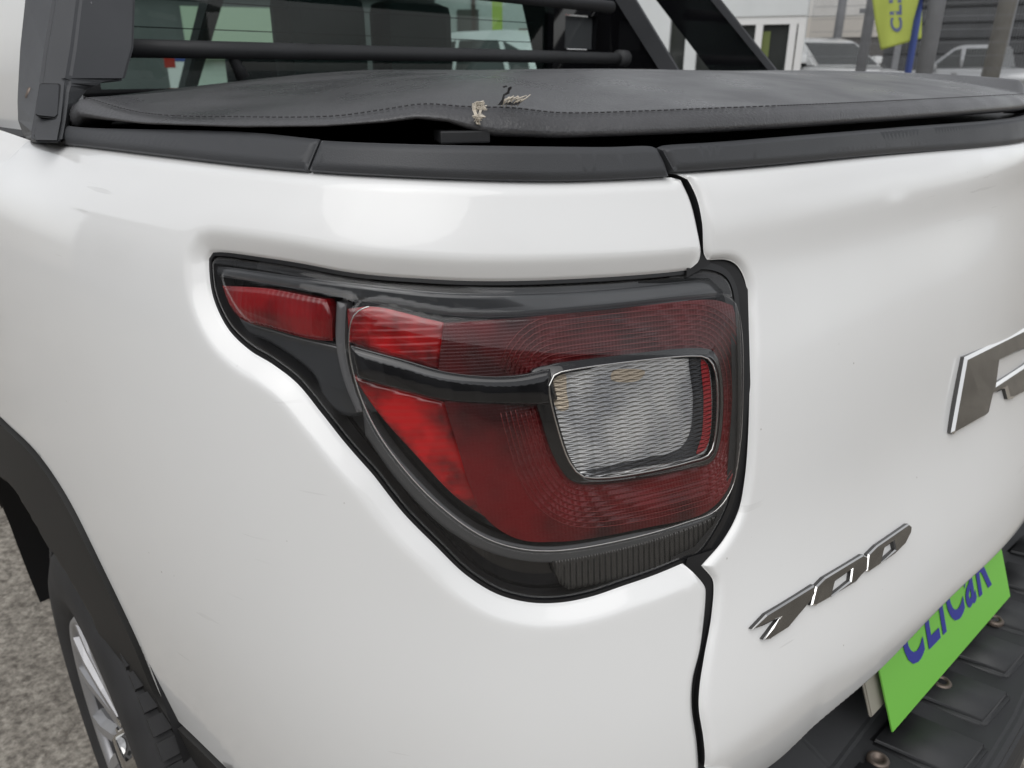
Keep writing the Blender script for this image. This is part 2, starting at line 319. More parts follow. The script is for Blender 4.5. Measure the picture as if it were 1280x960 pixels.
def patch(name, poly, m, parent, off=0., h=.01, disp=None, layers=(.0006, .0015, .003, .006, .010), flange=.012, tg=False, holes=(), flange_mat=None, **props):
    """a panel of the skin: poly in (t, z), pushed by off + disp(points), with edges turned in by `flange`"""
    poly = np.asarray(poly); loops = [poly]+[np.asarray(x) for x in holes]
    if ((poly[:, 0]*np.roll(poly[:, 1], -1)-np.roll(poly[:, 0], -1)*poly[:, 1]).sum()) < 0: loops[0] = poly[::-1]
    for i in range(1, len(loops)):
        q = loops[i]
        if ((q[:, 0]*np.roll(q[:, 1], -1)-np.roll(q[:, 0], -1)*q[:, 1]).sum()) > 0: loops[i] = q[::-1]
    def dall(p): return np.min([linedist(p, l, True) for l in loops], axis=0)
    def isin(p):
        k = inside(p, loops[0])
        for l in loops[1:]: k &= ~inside(p, l)
        return k
    pts = []
    for lay in layers:
        for l in loops:
            tan = np.roll(l, -1, 0)-np.roll(l, 1, 0); tan /= np.linalg.norm(tan, axis=1, keepdims=True)+1e-12
            q = l+np.stack([-tan[:, 1], tan[:, 0]], 1)*lay
            if lay > .0015 and len(q) > 40: q = q[::2] if lay > .004 else q
            ok = isin(q); q = q[ok]; q = q[dall(q) > lay*.93] if len(q) else q
            pts.append(q)
    lo, hi = loops[0].min(0), loops[0].max(0)
    gx, gy = np.meshgrid(np.arange(lo[0], hi[0], h), np.arange(lo[1], hi[1], h)); g = np.stack([gx.ravel(), gy.ravel()], 1)
    g[:, 0] += (np.round(g[:, 1]/h) % 2)*h*.5
    g = g[isin(g)]
    if len(g): g = g[dall(g) > max([*layers, 0])+h*.4]
    pts.append(g)
    verts = np.concatenate(loops+pts); edges = []; k0 = 0
    for l in loops:
        n = len(l); edges += [(k0+i, k0+(i+1) % n) for i in range(n)]; k0 += n
    vo, _, fo, _, _, _ = delaunay_2d_cdt([Vector(v) for v in verts], edges, [], 0, 1e-7)
    V = np.array([tuple(v) for v in vo]); Fc = np.array([tuple(f) for f in fo])
    cen = V[Fc].mean(1); Fc = Fc[isin(cen)]
    df = disp if disp else (lambda p: np.zeros(len(p)))
    def P(p): return S0(p[:, 0], p[:, 1], tg)+N0(p[:, 0], p[:, 1], tg)*(off+df(p))[:, None]
    X = P(V); e = 2e-4
    a = P(V+[e, 0])-P(V-[e, 0]); b = P(V+[0, e])-P(V-[0, e]); Nn = np.cross(a, b); Nn /= np.linalg.norm(Nn, axis=1, keepdims=True)
    faces = [tuple(f) for f in Fc]; XV = list(X); NV = list(Nn); uv = list(V); mats = [0]*len(faces)
    if flange:
        for l in loops:
            n = len(l); x = P(l); nn = N0(l[:, 0], l[:, 1], tg)
            tan = np.roll(x, -1, 0)-np.roll(x, 1, 0); tan /= np.linalg.norm(tan, axis=1, keepdims=True)+1e-12
            side = np.cross(tan, nn); b0 = len(XV)
            XV += list(x); XV += list(x-nn*flange); NV += list(side)*2; uv += list(l)*2
            for i in range(n):
                j = (i+1) % n; faces.append((b0+i, b0+n+i, b0+n+j, b0+j)); mats.append(1 if flange_mat else 0)
    me = bpy.data.meshes.new(name); me.from_pydata([tuple(v) for v in XV], [], faces); me.materials.append(m)
    if flange_mat: me.materials.append(flange_mat)
    me.polygons.foreach_set('material_index', mats)
    me.polygons.foreach_set('use_smooth', [True]*len(faces))
    ul = me.uv_layers.new(name='uv'); li = np.zeros(len(me.loops), int); me.loops.foreach_get('vertex_index', li)
    ul.data.foreach_set('uv', np.array(uv)[li].ravel())
    me.normals_split_custom_set_from_vertices([tuple(v) for v in NV])
    return link(name, me, parent, **props)
def fil(line, r, D, closed=False):
    line = np.asarray(line)
    def f(p):
        d = linedist(p, line, closed); return np.where(d < r, -D*(1-d/r)**2, 0)
    return f
def fmin(*fs):
    return lambda p: np.min([f(p) for f in fs], axis=0)
def sm(px, off=0., tg=False, closed=True, step=.004, corner=40): return smooth_line(bp(px, off, tg), closed, step, corner)

# ------------------------------------------------------------------ setting: ground
def ground_mat():
    m, t, b = node_mat('ground_concrete'); b.inputs['Roughness'].default_value = .9
    tc = t.nodes.new("ShaderNodeTexCoord")
    n1 = t.nodes.new("ShaderNodeTexNoise"); n1.inputs['Scale'].default_value = 55; n1.inputs['Detail'].default_value = 8; n1.inputs['Roughness'].default_value = .7
    n2 = t.nodes.new("ShaderNodeTexNoise"); n2.inputs['Scale'].default_value = 1.3; n2.inputs['Detail'].default_value = 5
    v = t.nodes.new("ShaderNodeTexVoronoi"); v.inputs['Scale'].default_value = 75
    cr = t.nodes.new("ShaderNodeValToRGB"); cr.color_ramp.elements[0].position = .33; cr.color_ramp.elements[1].position = .68
    cr.color_ramp.elements[0].color = (.12, .105, .088, 1); cr.color_ramp.elements[1].color = (.46, .425, .37, 1)
    x = t.nodes.new("ShaderNodeMix"); x.data_type = 'RGBA'; x.blend_type = 'MULTIPLY'; x.inputs[0].default_value = .7
    r = t.nodes.new("ShaderNodeMapRange"); r.inputs['From Min'].default_value = .3; r.inputs['From Max'].default_value = .7; r.inputs['To Min'].default_value = .7; r.inputs['To Max'].default_value = 1.2
    for n in (n1, n2, v): t.links.new(tc.outputs['Object'], n.inputs['Vector'])
    t.links.new(n1.outputs['Fac'], cr.inputs[0]); t.links.new(cr.outputs[0], x.inputs[6]); t.links.new(n2.outputs['Fac'], r.inputs['Value']); t.links.new(r.outputs[0], x.inputs[7])
    t.links.new(x.outputs[2], b.inputs['Base Color'])
    bu = t.nodes.new("ShaderNodeBump"); bu.inputs['Strength'].default_value = .8; bu.inputs['Distance'].default_value = .006
    a = t.nodes.new("ShaderNodeMath"); a.operation = 'SUBTRACT'; t.links.new(n1.outputs['Fac'], a.inputs[0]); t.links.new(v.outputs['Distance'], a.inputs[1])
    t.links.new(a.outputs[0], bu.inputs['Height']); t.links.new(bu.outputs[0], b.inputs['Normal'])
    return m
bm = bmesh.new(); s = 600; zg = -.012
bm.faces.new([bm.verts.new(p) for p in ((-s, -s, zg), (s, -s, zg), (s, s, zg), (-s, s, zg))])
from_bm('ground', bm, ground_mat(), kind='structure')

# ------------------------------------------------------------------ the white pickup
truck = empty('pickup_truck', 'big white foreground pickup with red tail light, torn black bed cover and green plate', 'pickup truck', (1.07, 1.4, 0))
TINV = Matrix.Translation((-1.07, -1.4, 0))
class _T: pass
def fix(o):            # keep world placement while parented to the truck's base
    o.matrix_parent_inverse = TINV; return o
def part(o): return fix(o)
LTOP = [(839, 219), (760, 221.5), (700, 223), (560, 220), (480, 216), (380, 209), (280, 199), (200, 190), (90, 177), (30, 171)]
LGAP_UP = [(871, 336), (877, 327), (880, 315), (876, 288), (866.5, 249), (855, 223.5), (839, 219)]
LAMP_TOP = [(871, 336), (846, 339), (800, 343), (720, 348), (642, 351), (580, 351), (532, 349), (439, 342), (361, 328), (298, 318), (262, 313.5), (251, 314), (246, 322)]
LAMP_LOW = [(246, 322), (246, 335), (251, 371), (270, 412), (298, 440), (329, 459), (361, 484), (392, 521), (423, 559), (451, 590), (461, 601), (501, 650), (542, 690), (582, 727), (623, 751), (664, 761), (704, 761), (745, 753), (786, 739), (826, 725), (863, 709.5)]
LGAP_LOW = [(863, 709.5), (884.5, 735), (886, 743), (879, 811), (869, 854), (868, 889), (874, 932), (876, 965)]
TGAP = [(841, 211.5), (852, 215), (864, 221), (876, 246), (882.5, 276), (885, 317.5), (889, 325.5), (914.6, 325.5), (928, 333.5), (937.5, 354), (941, 404), (942, 497), (936, 600), (928, 640), (910, 675), (881, 709), (895, 726), (896.5, 738), (893, 776), (884.5, 822), (878.5, 861), (877.5, 889), (883, 925), (886.5, 965)]
ARCH_OUT = [(0, 524), (48, 572), (86, 629), (129, 715), (168, 797), (201, 874), (216, 898), (244, 925), (282, 962)]
ARCH_IN = [(0, 586), (38, 620), (62, 658), (77, 684), (96, 711), (125, 759), (153, 826), (190, 890), (207, 925), (222, 962)]

top = smooth_line(bp(LTOP)); gap_up = smooth_line(bp(LGAP_UP)); lt = smooth_line(bp(LAMP_TOP)); ll = smooth_line(bp(LAMP_LOW), step=.003)
gl_ = smooth_line(bp(LGAP_LOW)); ao = smooth_line(bp(ARCH_OUT))
# wheel arch: carry the traced curve on forwards with its mirror about the wheel axle
a0 = ao[0]; t_ax = np.interp(0.99, by(np.linspace(0, 2.0, 500))[::-1], np.linspace(0, 2.0, 500)[::-1])
def mir(a, lim, c): r = np.array([(2*c-p[0], p[1]) for p in a if 2*c-p[0] < lim]).reshape(-1, 2); return r[np.argsort(r[:, 0])]
front = mir(ao[::6], a0[0]-.02, t_ax-.02)
tmin = .05
low_right = gl_[-1]; rail_front = top[-1]
bot_side = ao[-1]
panel_poly = np.concatenate([
    np.array([(tmin, rail_front[1])]), top[::-1][:-1], gap_up[::-1][:-1], lt[:-1], ll[:-1], gl_,
    np.array([(low_right[0], .49), (bot_side[0]+.012, .49)]), ao[::-1], front[::-1], np.array([(front[0][0], .42), (tmin, .42)])])
lipl = np.concatenate([lt, ll[1:]])
def lip(p):
    d = linedist(p, lipl); w = .0016; u = .0140-d; return -.72*w*np.log1p(np.exp(np.clip(u/w, -40, 40)))*(d < .03)-fil_edge(d)
def fil_edge(d): return np.where(d < .003, .0016*(1-d/.003)**2, 0)
dpan = fmin(lip, fil(top, .012, .007), fil(np.concatenate([gap_up]), .006, .004), fil(gl_, .007, .004), fil(ao, .006, .003))
part(patch('bed_side_panel', panel_poly, M['white'], truck, disp=dpan, h=.011, layers=(.0007, .0016, .003, .006, .009, .0112, .0128, .0144, .0165, .019), flange=.012, flange_mat=M['gap']))  # edge flange coloured black for the shade down the gap

# tailgate
tg = bp(TGAP, tg=True); tgl = smooth_line(tg, step=.003)
TT = [(841, 211.5), (950, 204), (1100, 190.5), (1280, 175)]; ttop = smooth_line(bp(TT, tg=True))
TBOT = [(886, 1027), (965, 960), (1030, 901), (1100, 841), (1180, 759), (1280, 655)]; tb = bp(TBOT, tg=True)
CR = bp([(900, 945), (950, 908), (986, 882), (1032, 846), (1078, 824), (1107, 807), (1146, 776), (1234, 701)], tg=True)
CR = CR[np.argsort(CR[:, 0])]
for _ in range(4): tb = bp(TBOT, -.24*np.clip(np.interp(tb[:, 0], CR[:, 0], CR[:, 1])-tb[:, 1], 0, .12), True)
tbz = float(np.median(tb[1:5, 1])); tend = TK[-1]-.04
tbl = np.array([(max(tb[1, 0]-.06, tgl[-1, 0]+.004), tb[1, 1])]+[tuple(p) for p in tb[1:]]+[(tend, tb[-1, 1])])
tail_poly = np.concatenate([tgl, smooth_line(tbl), np.array([(tend, ttop[-1, 1])]), ttop[::-1][:-1]])
dtg = fmin(fil(tgl, .007, .0045), fil(ttop, .010, .006), fil(smooth_line(tbl), .008, .005))
def dent(p):  # a small ding under the lip
    c = bp([(1121, 240)], tg=True)[0]; d = (p-c)/np.array([.020, .004]); return -.0005*np.exp(-(d*d).sum(1))
def crease(p):
    d = np.interp(p[:, 0], CR[:, 0], CR[:, 1])-p[:, 1]; w = .004; return -.24*w*np.log1p(np.exp(np.clip(d/w, -40, 40)))
tailgate = part(patch('tailgate', tail_poly, M['white'], truck, disp=lambda p: dtg(p)+dent(p)+crease(p), tg=True, h=.011, layers=(.0007, .0018, .0035, .006, .009), flange=.012, flange_mat=M['gap']))  # black flange in place of shaded white paint
# black strips standing for the shade down the gap
for px, of in (([(830, 205), (870, 205), (886, 235), (893, 280), (898, 328), (868, 345), (868, 330), (870, 322), (868, 290), (858, 250), (834, 226)], -.009),
            ([(852, 332), (900, 318), (935, 326), (950, 360), (953, 480), (948, 600), (936, 650), (905, 690), (885, 712), (850, 716), (850, 704), (880, 690), (906, 660), (922, 610), (930, 500), (928, 400), (918, 362), (900, 345), (850, 345)], -.0125),
            ([(864, 716), (868, 702), (905, 690), (905, 740), (900, 790), (893, 830), (888, 870), (888, 890), (893, 930), (897, 966), (862, 966), (862, 930), (858, 880), (862, 845), (868, 800), (874, 745), (870, 732)], -.009)):
    part(patch('gap_shade', bp(px), M['gap'], truck, off=of, h=.02, layers=(), flange=0))

# rail caps
c1 = sm([(397, 171.5), (300, 162), (90, 156), (60, 150), (52, 176), (90, 178.5), (200, 191), (280, 200.5), (381, 210.5)], .002, corner=30)
c2 = sm([(399, 173), (500, 178), (625, 181), (760, 182.5), (818, 182), (824, 185), (833, 202), (838.5, 218.5), (760, 223), (700, 224.5), (560, 221.5), (480, 217.5), (384, 210.8)], .002, corner=30)
for pl in (c1, c2):
    part(patch('bed_rail_cap', pl, M['grey_plastic'], truck, off=.002, disp=fil(pl, .006, .003, True), h=.012, layers=(.0007, .002, .004, .006), flange=.07))
c3p = bp([(1280, 143), (1150, 154), (1000, 166), (900, 174), (838, 178), (829, 182), (846, 213), (950, 205.5), (1100, 192), (1280, 176.5)], .004)
c3 = smooth_line(np.concatenate([[(tend, c3p[0, 1])], c3p, [(tend, c3p[-1, 1])]]), True, corner=30)
def capd(p):
    ln = bp([(835, 186), (900, 181), (1000, 173), (1150, 161), (1280, 150)], .004); zt = np.interp(p[:, 0], ln[:, 0], ln[:, 1])
    return np.where(p[:, 1] > zt, -(p[:, 1]-zt)*1.6, 0)
f3 = fil(c3, .006, .003, True)
part(patch('tailgate_cap', c3, M['grey_plastic'], truck, off=.004, disp=lambda p: capd(p)+f3(p), h=.008, layers=(.0007, .002, .004, .006), flange=.05))

# wheel arch cladding
ai = smooth_line(bp(ARCH_IN, -.012))
clad = np.concatenate([ao, np.array([(ao[-1, 0]+.02, .40), (ai[-1, 0], .40)]), ai[::-1], np.array([(ai[0, 0]-.03, ai[0, 1]), (ai[0, 0]-.06, .72)])])
part(patch('wheel_arch_cladding', clad, M['cladding'], truck, off=.004, disp=lambda p: -.016*(1-np.clip(linedist(p, ai)/.02, 0, 1))**2*np.clip(linedist(p, ao)/.012, 0, 1), h=.012, layers=(.001, .003, .006), flange=.03))

# ------------------------------------------------------------------ tail light
LAMP_R = [(871, 336), (880, 331), (905, 332), (922, 341), (931, 358), (936, 404), (938, 497), (933, 598), (924, 638), (906, 674), (885, 702), (863, 709.5)]
lamp_out = np.concatenate([lt[:-1], ll[:-1], smooth_line(bp(LAMP_R))[::-1][:-1]])
cen = lamp_out.mean(0)
def inset(poly, d):
    if ((poly[:, 0]*np.roll(poly[:, 1], -1)-np.roll(poly[:, 0], -1)*poly[:, 1]).sum()) < 0: poly = poly[::-1]
    tan = np.roll(poly, -2, 0)-np.roll(poly, 2, 0); tan /= np.linalg.norm(tan, axis=1, keepdims=True)+1e-12
    q = poly+np.stack([-tan[:, 1], tan[:, 0]], 1)*d
    return q[sdf(q, poly) > d*.9] if d > 0 else q
lamp = part(patch('tail_light', inset(lamp_out, -.006), M['gloss_black'], truck, off=-.034, h=.012, layers=(.002, .006), flange=0))
lens_out = inset(lamp_out, .0014); lens_out = smooth_line(lens_out[::3], True, .0015, 60)
patch('seal', inset(lamp_out, -.003), M['seal'], lamp, off=-.011, h=.02, layers=(), flange=.02, holes=[inset(lamp_out, .0024)])
RIDGE = [(448, 388), (475, 382), (520, 390), (560, 396), (640, 398), (740, 390), (850, 378), (912, 371), (926, 380), (932, 405), (934, 490), (930, 560), (920, 612), (900, 640), (860, 656), (790, 676), (690, 692), (640, 687), (600, 672), (545, 632), (500, 585), (465, 535), (442, 480), (433, 430), (437, 400)]
ridge = smooth_line(bp(RIDGE), True, .0012, 200)
ARMR = [(268, 344), (330, 352), (400, 364), (440, 376), (436, 398), (430, 440), (390, 432), (330, 415), (297, 398), (276, 368)]
armr = smooth_line(bp(ARMR), True, .0012, 200)
def lensd(p):
    sr = sdf(p, ridge); a = np.clip((sr+.006)/.0085, 0, 1); b = np.clip((sdf(p, armr)+.003)/.006, 0, 1)
    sa = a*a*(3-2*a); sb = b*b*(3-2*b)
    return .0052*sa+.0022*sb+.0045*(1-np.exp(-np.clip(sr, 0, 1)/.022))
le = fil(lens_out, .008, .005, True)
patch('lens', lens_out, M['lens'], lamp, off=-.0085, h=.0020, disp=lambda p: lensd(p)+le(p), layers=(.0007, .0018, .0032, .0048), flange=.02)
# inside the lens
def inner(name, px, m, off, **k):
    kk = dict(h=.006, layers=(.0008, .002, .004), flange=.012); kk.update(k)
    cn = kk.pop('corner', 45)
    poly = smooth_line(bp(px, off), True, .003, cn)
    d = kk.pop('disp', None); f = fil(poly, .003, .0015, True)
    return patch(name, poly, m, lamp, off=off, disp=(lambda p: f(p)+d(p)) if d else f, **kk)
# top band and side frame of the housing, close under the lens
inner('bezel', [(262, 332), (300, 336), (440, 354), (560, 366), (720, 364), (880, 350), (915, 352), (922, 368), (850, 376), (740, 388), (640, 396), (560, 394), (470, 380), (400, 366), (330, 354), (268, 345)], M['frame_grey'], -.016)
inner('bezel', [(268, 350), (284, 356), (300, 394), (345, 412), (416, 430), (440, 436), (446, 470), (470, 515), (430, 520), (404, 500), (392, 470), (340, 430), (296, 410), (272, 372)], M['frame_grey'], -.024)
inner('red_reflector', [(283, 357), (340, 361), (411, 374), (418, 392), (416, 426), (390, 424), (340, 410), (302, 396)], M['red_mid'], -.019, disp=lambda p: .006*np.sin(np.clip((p[:, 1]-.99)/.05, 0, 1)*3.1))
inner('divider', [(420, 377), (432, 380), (430, 430), (437, 470), (452, 515), (445, 516), (430, 480), (419, 430)], mat('divider_grey', (.12, .12, .125), .25), -.017)
inner('red_reflector', [(433, 386), (470, 384), (557, 404), (553, 432), (549, 463), (500, 447), (436, 428)], M['red_hot'], -.016)
rv_px = [(686, 482), (692, 469), (720, 461), (860, 445), (884, 448), (893, 463), (893, 545), (886, 567), (860, 577), (748, 597), (726, 594), (712, 578), (698, 540)]
rv = smooth_line(bp(rv_px, -.012), True, .003, 200)
def stairs(p):
    d = np.clip(-sdf(p, rv), 0, .0395)/.0040; k = np.floor(d); f = d-k
    return .0010*(k+np.clip((f-.6)/.4, 0, 1)**2)-.006
ring_px = [(555, 404), (640, 398), (740, 389), (890, 375), (914, 382), (922, 410), (920, 560), (911, 605), (885, 637), (800, 660), (700, 676), (645, 672), (606, 645), (585, 600), (570, 550), (556, 503), (549, 463)]
ring_hole = smooth_line(bp([(704, 470), (860, 454), (882, 460), (884, 545), (860, 568), (750, 588), (728, 582), (708, 540), (696, 488)], -.017), True, .003, 200)
poly = smooth_line(bp(ring_px, -.013), True, .003, 45)
patch('red_reflector', poly, M['red_dark'], lamp, off=-.015, h=.0022, disp=stairs, layers=(.0008,), flange=.01, holes=[ring_hole])
ring_tz = poly
for k in range(9):       # light lines painted in for highlights on the moulded steps
    q = inset(rv, -(.0085+.0040*k)); ok = (sdf(q, ring_tz) > .0012); ok &= ~inside(q, smooth_line(bp([(434, 428), (560, 460), (700, 452), (712, 510), (620, 512), (444, 480)], -.010), True, .004, 30))
    X = SO(q[:, 0], q[:, 1], -.015+stairs(q)+.0006); runs = []; cur = []
    n_ = len(q); st = int(np.argmin(ok)) if not ok.all() else 0
    for m_i in range(n_+1):
        i_ = (st+m_i) % n_
        if ok[i_] and m_i < n_: cur.append(X[i_])
        else:
            if len(cur) > 4: runs.append(cur)
            cur = []
    if runs:
        bm = bmesh.new()
        for r_ in runs: tube(bm, r_, .00028, 4)
        from_bm('mould_glint', bm, M['mould'], lamp, True)
inner('red_reflector', [(440, 470), (500, 488), (556, 503), (572, 555), (590, 605), (612, 650), (570, 622), (520, 570), (475, 520)], M['red_hot'], -.018)
fin_l = smooth_line(bp([(434, 432), (500, 450), (560, 466), (640, 471), (690, 462), (700, 500), (690, 506), (620, 507), (556, 503), (500, 490), (444, 474)], -.0075), True, .004, 30)
inner('black_fin', [(434, 432), (500, 450), (560, 466), (640, 471), (690, 462), (700, 500), (690, 506), (620, 507), (556, 503), (500, 490), (444, 474)], M['gloss_black'], -.0075, corner=30, h=.003, layers=(.0008, .002, .004, .006), disp=lambda p: -.003*np.exp(-linedist(p, fin_l, True)/.0035))
inner('lamp_frame', [(664, 466), (690, 456), (720, 451), (868, 435), (894, 440), (903, 460), (902, 552), (892, 577), (862, 587), (748, 606), (716, 602), (695, 575), (676, 520)], M['gloss_black'], -.013, corner=200, h=.005, layers=(.0008, .002, .004, .006, .009), holes=[inset(rv, .0015)],
      disp=lambda p: .0035*np.clip(1+sdf(p, rv)/.008, 0, 1)**2)
poly = smooth_line(bp(rv_px, -.008), True, .003, 200)
fr = fil(poly, .004, .0012, True)
patch('reversing_lamp', poly, M['diamond'], lamp, off=-.008, h=.005, disp=lambda p: fr(p)-.002*((p[:, 0]-poly[:, 0].mean())/.05)**2, layers=(.0008, .002, .004), flange=.006)
def rv_piece(name, px, m, off):
    pl = smooth_line(bp(px, -.008), True, .003, 200)
    patch(name, pl, m, lamp, off=off, h=.005, disp=lambda p: fr(p)-.002*((p[:, 0]-poly[:, 0].mean())/.05)**2, layers=(.0008, .002), flange=0)
rv_piece('dark_edge', [(864, 447), (878, 449), (888, 465), (888, 545), (878, 566), (852, 575), (800, 584), (750, 593), (734, 590), (800, 574), (848, 562), (862, 545), (868, 500)], M['dark_prism'], -.0077)
rv_piece('red_edge', [(880, 449), (889, 456), (891, 466), (891, 545), (884, 562), (872, 568), (879, 545), (882, 500)], M['red_prism'], -.0074)
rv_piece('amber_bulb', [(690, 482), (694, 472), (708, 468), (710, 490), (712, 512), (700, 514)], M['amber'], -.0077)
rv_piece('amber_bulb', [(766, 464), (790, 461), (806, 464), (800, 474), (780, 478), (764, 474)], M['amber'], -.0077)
bm = bmesh.new(); q = poly[::3]; X = SO(q[:, 0], q[:, 1], -.0072); tube(bm, list(X)+[X[0]], .0006, 6, False); from_bm('trim', bm, M['chrome_edge'], lamp, True)
M['skirt'] = mat('lamp_skirt_glare', (.060, .062, .065), .12, coat=.6)
inner('skirt', [(452, 505), (478, 548), (520, 598), (566, 642), (606, 668), (645, 680), (690, 684), (790, 668), (880, 646), (908, 622), (922, 560), (930, 570), (924, 618), (900, 650), (800, 685), (690, 704), (620, 694), (560, 664), (500, 606), (456, 545)], M['skirt'], -.017, corner=30)
inner('side_glare', [(917, 374), (929, 386), (935, 420), (936, 500), (931, 590), (918, 634), (907, 640), (917, 600), (923, 560), (924, 420)], M['skirt'], -.015, corner=30, layers=(.0008, .0018))  # lens glare painted as a grey strip
inner('lower_reflector', [(690, 702), (720, 697), (800, 679), (880, 652), (905, 640), (898, 660), (872, 692), (800, 718), (712, 738), (700, 730)], M['ribs'], -.016, corner=30)
# bright line painted in for the highlight along the raised lens edge
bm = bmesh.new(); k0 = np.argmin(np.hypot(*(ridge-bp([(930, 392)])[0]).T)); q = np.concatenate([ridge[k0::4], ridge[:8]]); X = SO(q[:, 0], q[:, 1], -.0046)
tube(bm, list(X), [.0005*min(1, .15+i/12) for i in range(len(X))], 6, False); from_bm('lens_edge_glint', bm, M['chrome_edge'], lamp, True)

# ------------------------------------------------------------------ chrome lettering on the tailgate
def mitre(P, d):
    P = np.asarray(P, float)
    if ((P[:, 0]*np.roll(P[:, 1], -1)-np.roll(P[:, 0], -1)*P[:, 1]).sum()) < 0: P = P[::-1]
    a = P-np.roll(P, 1, 0); b = np.roll(P, -1, 0)-P; a /= np.linalg.norm(a, axis=1, keepdims=True); b /= np.linalg.norm(b, axis=1, keepdims=True)
    na = np.stack([-a[:, 1], a[:, 0]], 1); nb = np.stack([-b[:, 1], b[:, 0]], 1); m = na+nb; k = np.clip((m*na).sum(1), .55, 2)
    return P, P+m/k[:, None]*d
def badge(px_list, holes, name, h0=.005, bev=.0013, **props):
    """a plated letter: flank, bright bevel and a face coloured dark for its reflection, each with straight edges"""
    Vv = []; Ff = []; mi = []; loops = []
    for k, L_ in enumerate([px_list]+holes):
        P, Q = mitre(bp(L_, h0*.9, True), bev if k == 0 else -bev); n = len(P); b0 = len(Vv)
        for q, o in ((P, -.002), (P, h0-bev*.85), (Q, h0)): Vv += [tuple(x) for x in SO(q[:, 0], q[:, 1], np.full(n, o), True)]
        for r in (0, 1):
            for i in range(n):
                a, b = b0+r*n+i, b0+r*n+(i+1) % n; f = (a, b, b+n, a+n); Ff.append(f if k == 0 else f[::-1]); mi.append(0 if r == 0 else 1)
        loops.append((Q, b0+2*n))
    pts = np.concatenate([l[0] for l in loops]); ids = [l[1]+i for l in loops for i in range(len(l[0]))]; ed = []; c = 0
    for l in loops: n = len(l[0]); ed += [(c+i, c+(i+1) % n) for i in range(n)]; c += n
    vo, _, fo, ov, _, _ = delaunay_2d_cdt([Vector(p) for p in pts], ed, [], 0, 1e-9)
    new = {}
    def vid(i):
        if ov[i]: return ids[ov[i][0]]
        if i not in new: new[i] = len(Vv); Vv.append(tuple(SO(np.array([vo[i][0]]), np.array([vo[i][1]]), np.array([h0]), True)[0]))
        return new[i]
    for f in fo:
        cc = np.mean([vo[i] for i in f], axis=0)[None]
        if inside(cc, loops[0][0])[0] and not any(inside(cc, l[0])[0] for l in loops[1:]): Ff.append(tuple(vid(i) for i in f)); mi.append(2)
    me = bpy.data.meshes.new(name); me.from_pydata(Vv, [], Ff)
    for m_ in (M['badge_flank'], M['chrome_edge'], M['chrome_face_dimmed']): me.materials.append(m_)
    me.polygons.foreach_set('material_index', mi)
    return link(name, me, tailgate, **props)
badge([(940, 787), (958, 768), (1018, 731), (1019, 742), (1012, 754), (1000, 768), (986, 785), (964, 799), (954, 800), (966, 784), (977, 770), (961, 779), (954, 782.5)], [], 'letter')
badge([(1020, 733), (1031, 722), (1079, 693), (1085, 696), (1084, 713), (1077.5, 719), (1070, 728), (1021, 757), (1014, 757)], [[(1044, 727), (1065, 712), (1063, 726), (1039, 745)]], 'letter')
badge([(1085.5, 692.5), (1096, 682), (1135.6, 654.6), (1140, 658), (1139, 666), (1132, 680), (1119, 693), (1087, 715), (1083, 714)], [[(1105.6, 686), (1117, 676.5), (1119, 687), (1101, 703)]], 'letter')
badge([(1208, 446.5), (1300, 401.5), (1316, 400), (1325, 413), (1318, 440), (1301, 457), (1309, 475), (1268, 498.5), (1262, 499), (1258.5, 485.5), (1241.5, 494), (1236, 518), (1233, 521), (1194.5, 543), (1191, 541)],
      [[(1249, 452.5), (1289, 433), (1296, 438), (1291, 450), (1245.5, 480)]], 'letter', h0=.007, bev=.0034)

# ------------------------------------------------------------------ rear bumper with ribbed step pad, number plate cover
def yb(x): return .147-.11*(x-.728)
ZS = .40
bm = bmesh.new()
def bump_sec(x):
    o = np.interp(x, [.25, .35, .55, .75, 1.0, 1.6], [.44, .26, .09, .040, .022, .02])
    f = np.interp(x, [.25, .35, .55, .75, 1.6], [.52, .42, .27, .20, .16])
    return [(o+.015, .18), (o, .25), (o, ZS-.03), (o+.006, ZS-.008), (o+.018, ZS), (f-.02, ZS+.004), (f+.03, ZS+.03), (f+.05, .62), (f+.12, .62), (f+.12, .18)]
xs = [.24, .28, .33, .4, .48, .56, .65, .75, .85, 1.0, 1.2, 1.5, 1.75]
rings = [[bm.verts.new((x, y, z)) for y, z in bump_sec(x)] for x in xs]
for a, b in zip(rings, rings[1:]):
    for i in range(len(a)): bm.faces.new((a[i], b[i], b[(i+1) % len(a)], a[(i+1) % len(a)]))
bm.faces.new(rings[0]); bm.faces.new(rings[-1])
bumper = part(from_bm('rear_bumper', bm, M['black_plastic'], truck, False))
bm2 = bmesh.new(); bm2.from_mesh(bumper.data); bmesh.ops.bevel(bm2, geom=bm2.edges[:], offset=.004, segments=2, affect='EDGES'); bm2.to_mesh(bumper.data); bm2.free()
# raised pads between the grooves
for k in range(9):
    bm = bmesh.new(); x0 = .60+.115*k; w = .084
    prism(bm, [(x0, .085-.02*(k > 1)), (x0+w, .072-.02*(k > 1)), (x0+w-.01, .165-.005*k), (x0-.01, .175-.005*k)], ZS-.01, ZS+.010, lambda p, q: (p[0], p[1], q))
    bmesh.ops.bevel(bm, geom=bm.edges[:], offset=.006, segments=3, affect='EDGES')
    from_bm('step_pad', bm, M['black_plastic'], bumper, True)
for px in ((1097, 952), (1176, 855), (1242, 777)):
    c = at_z(*px, ZS+.006); bm = bmesh.new()
    lathe(bm, [(.013, 0), (.013, .004), (.011, .006), (.007, .006), (.0065, .002), (.0001, .002)], lambda r, h, a: (c[0]+r*math.cos(a), c[1]+r*math.sin(a), c[2]+h), 20)
    from_bm('bolt', bm, M['rust'], bumper, True)
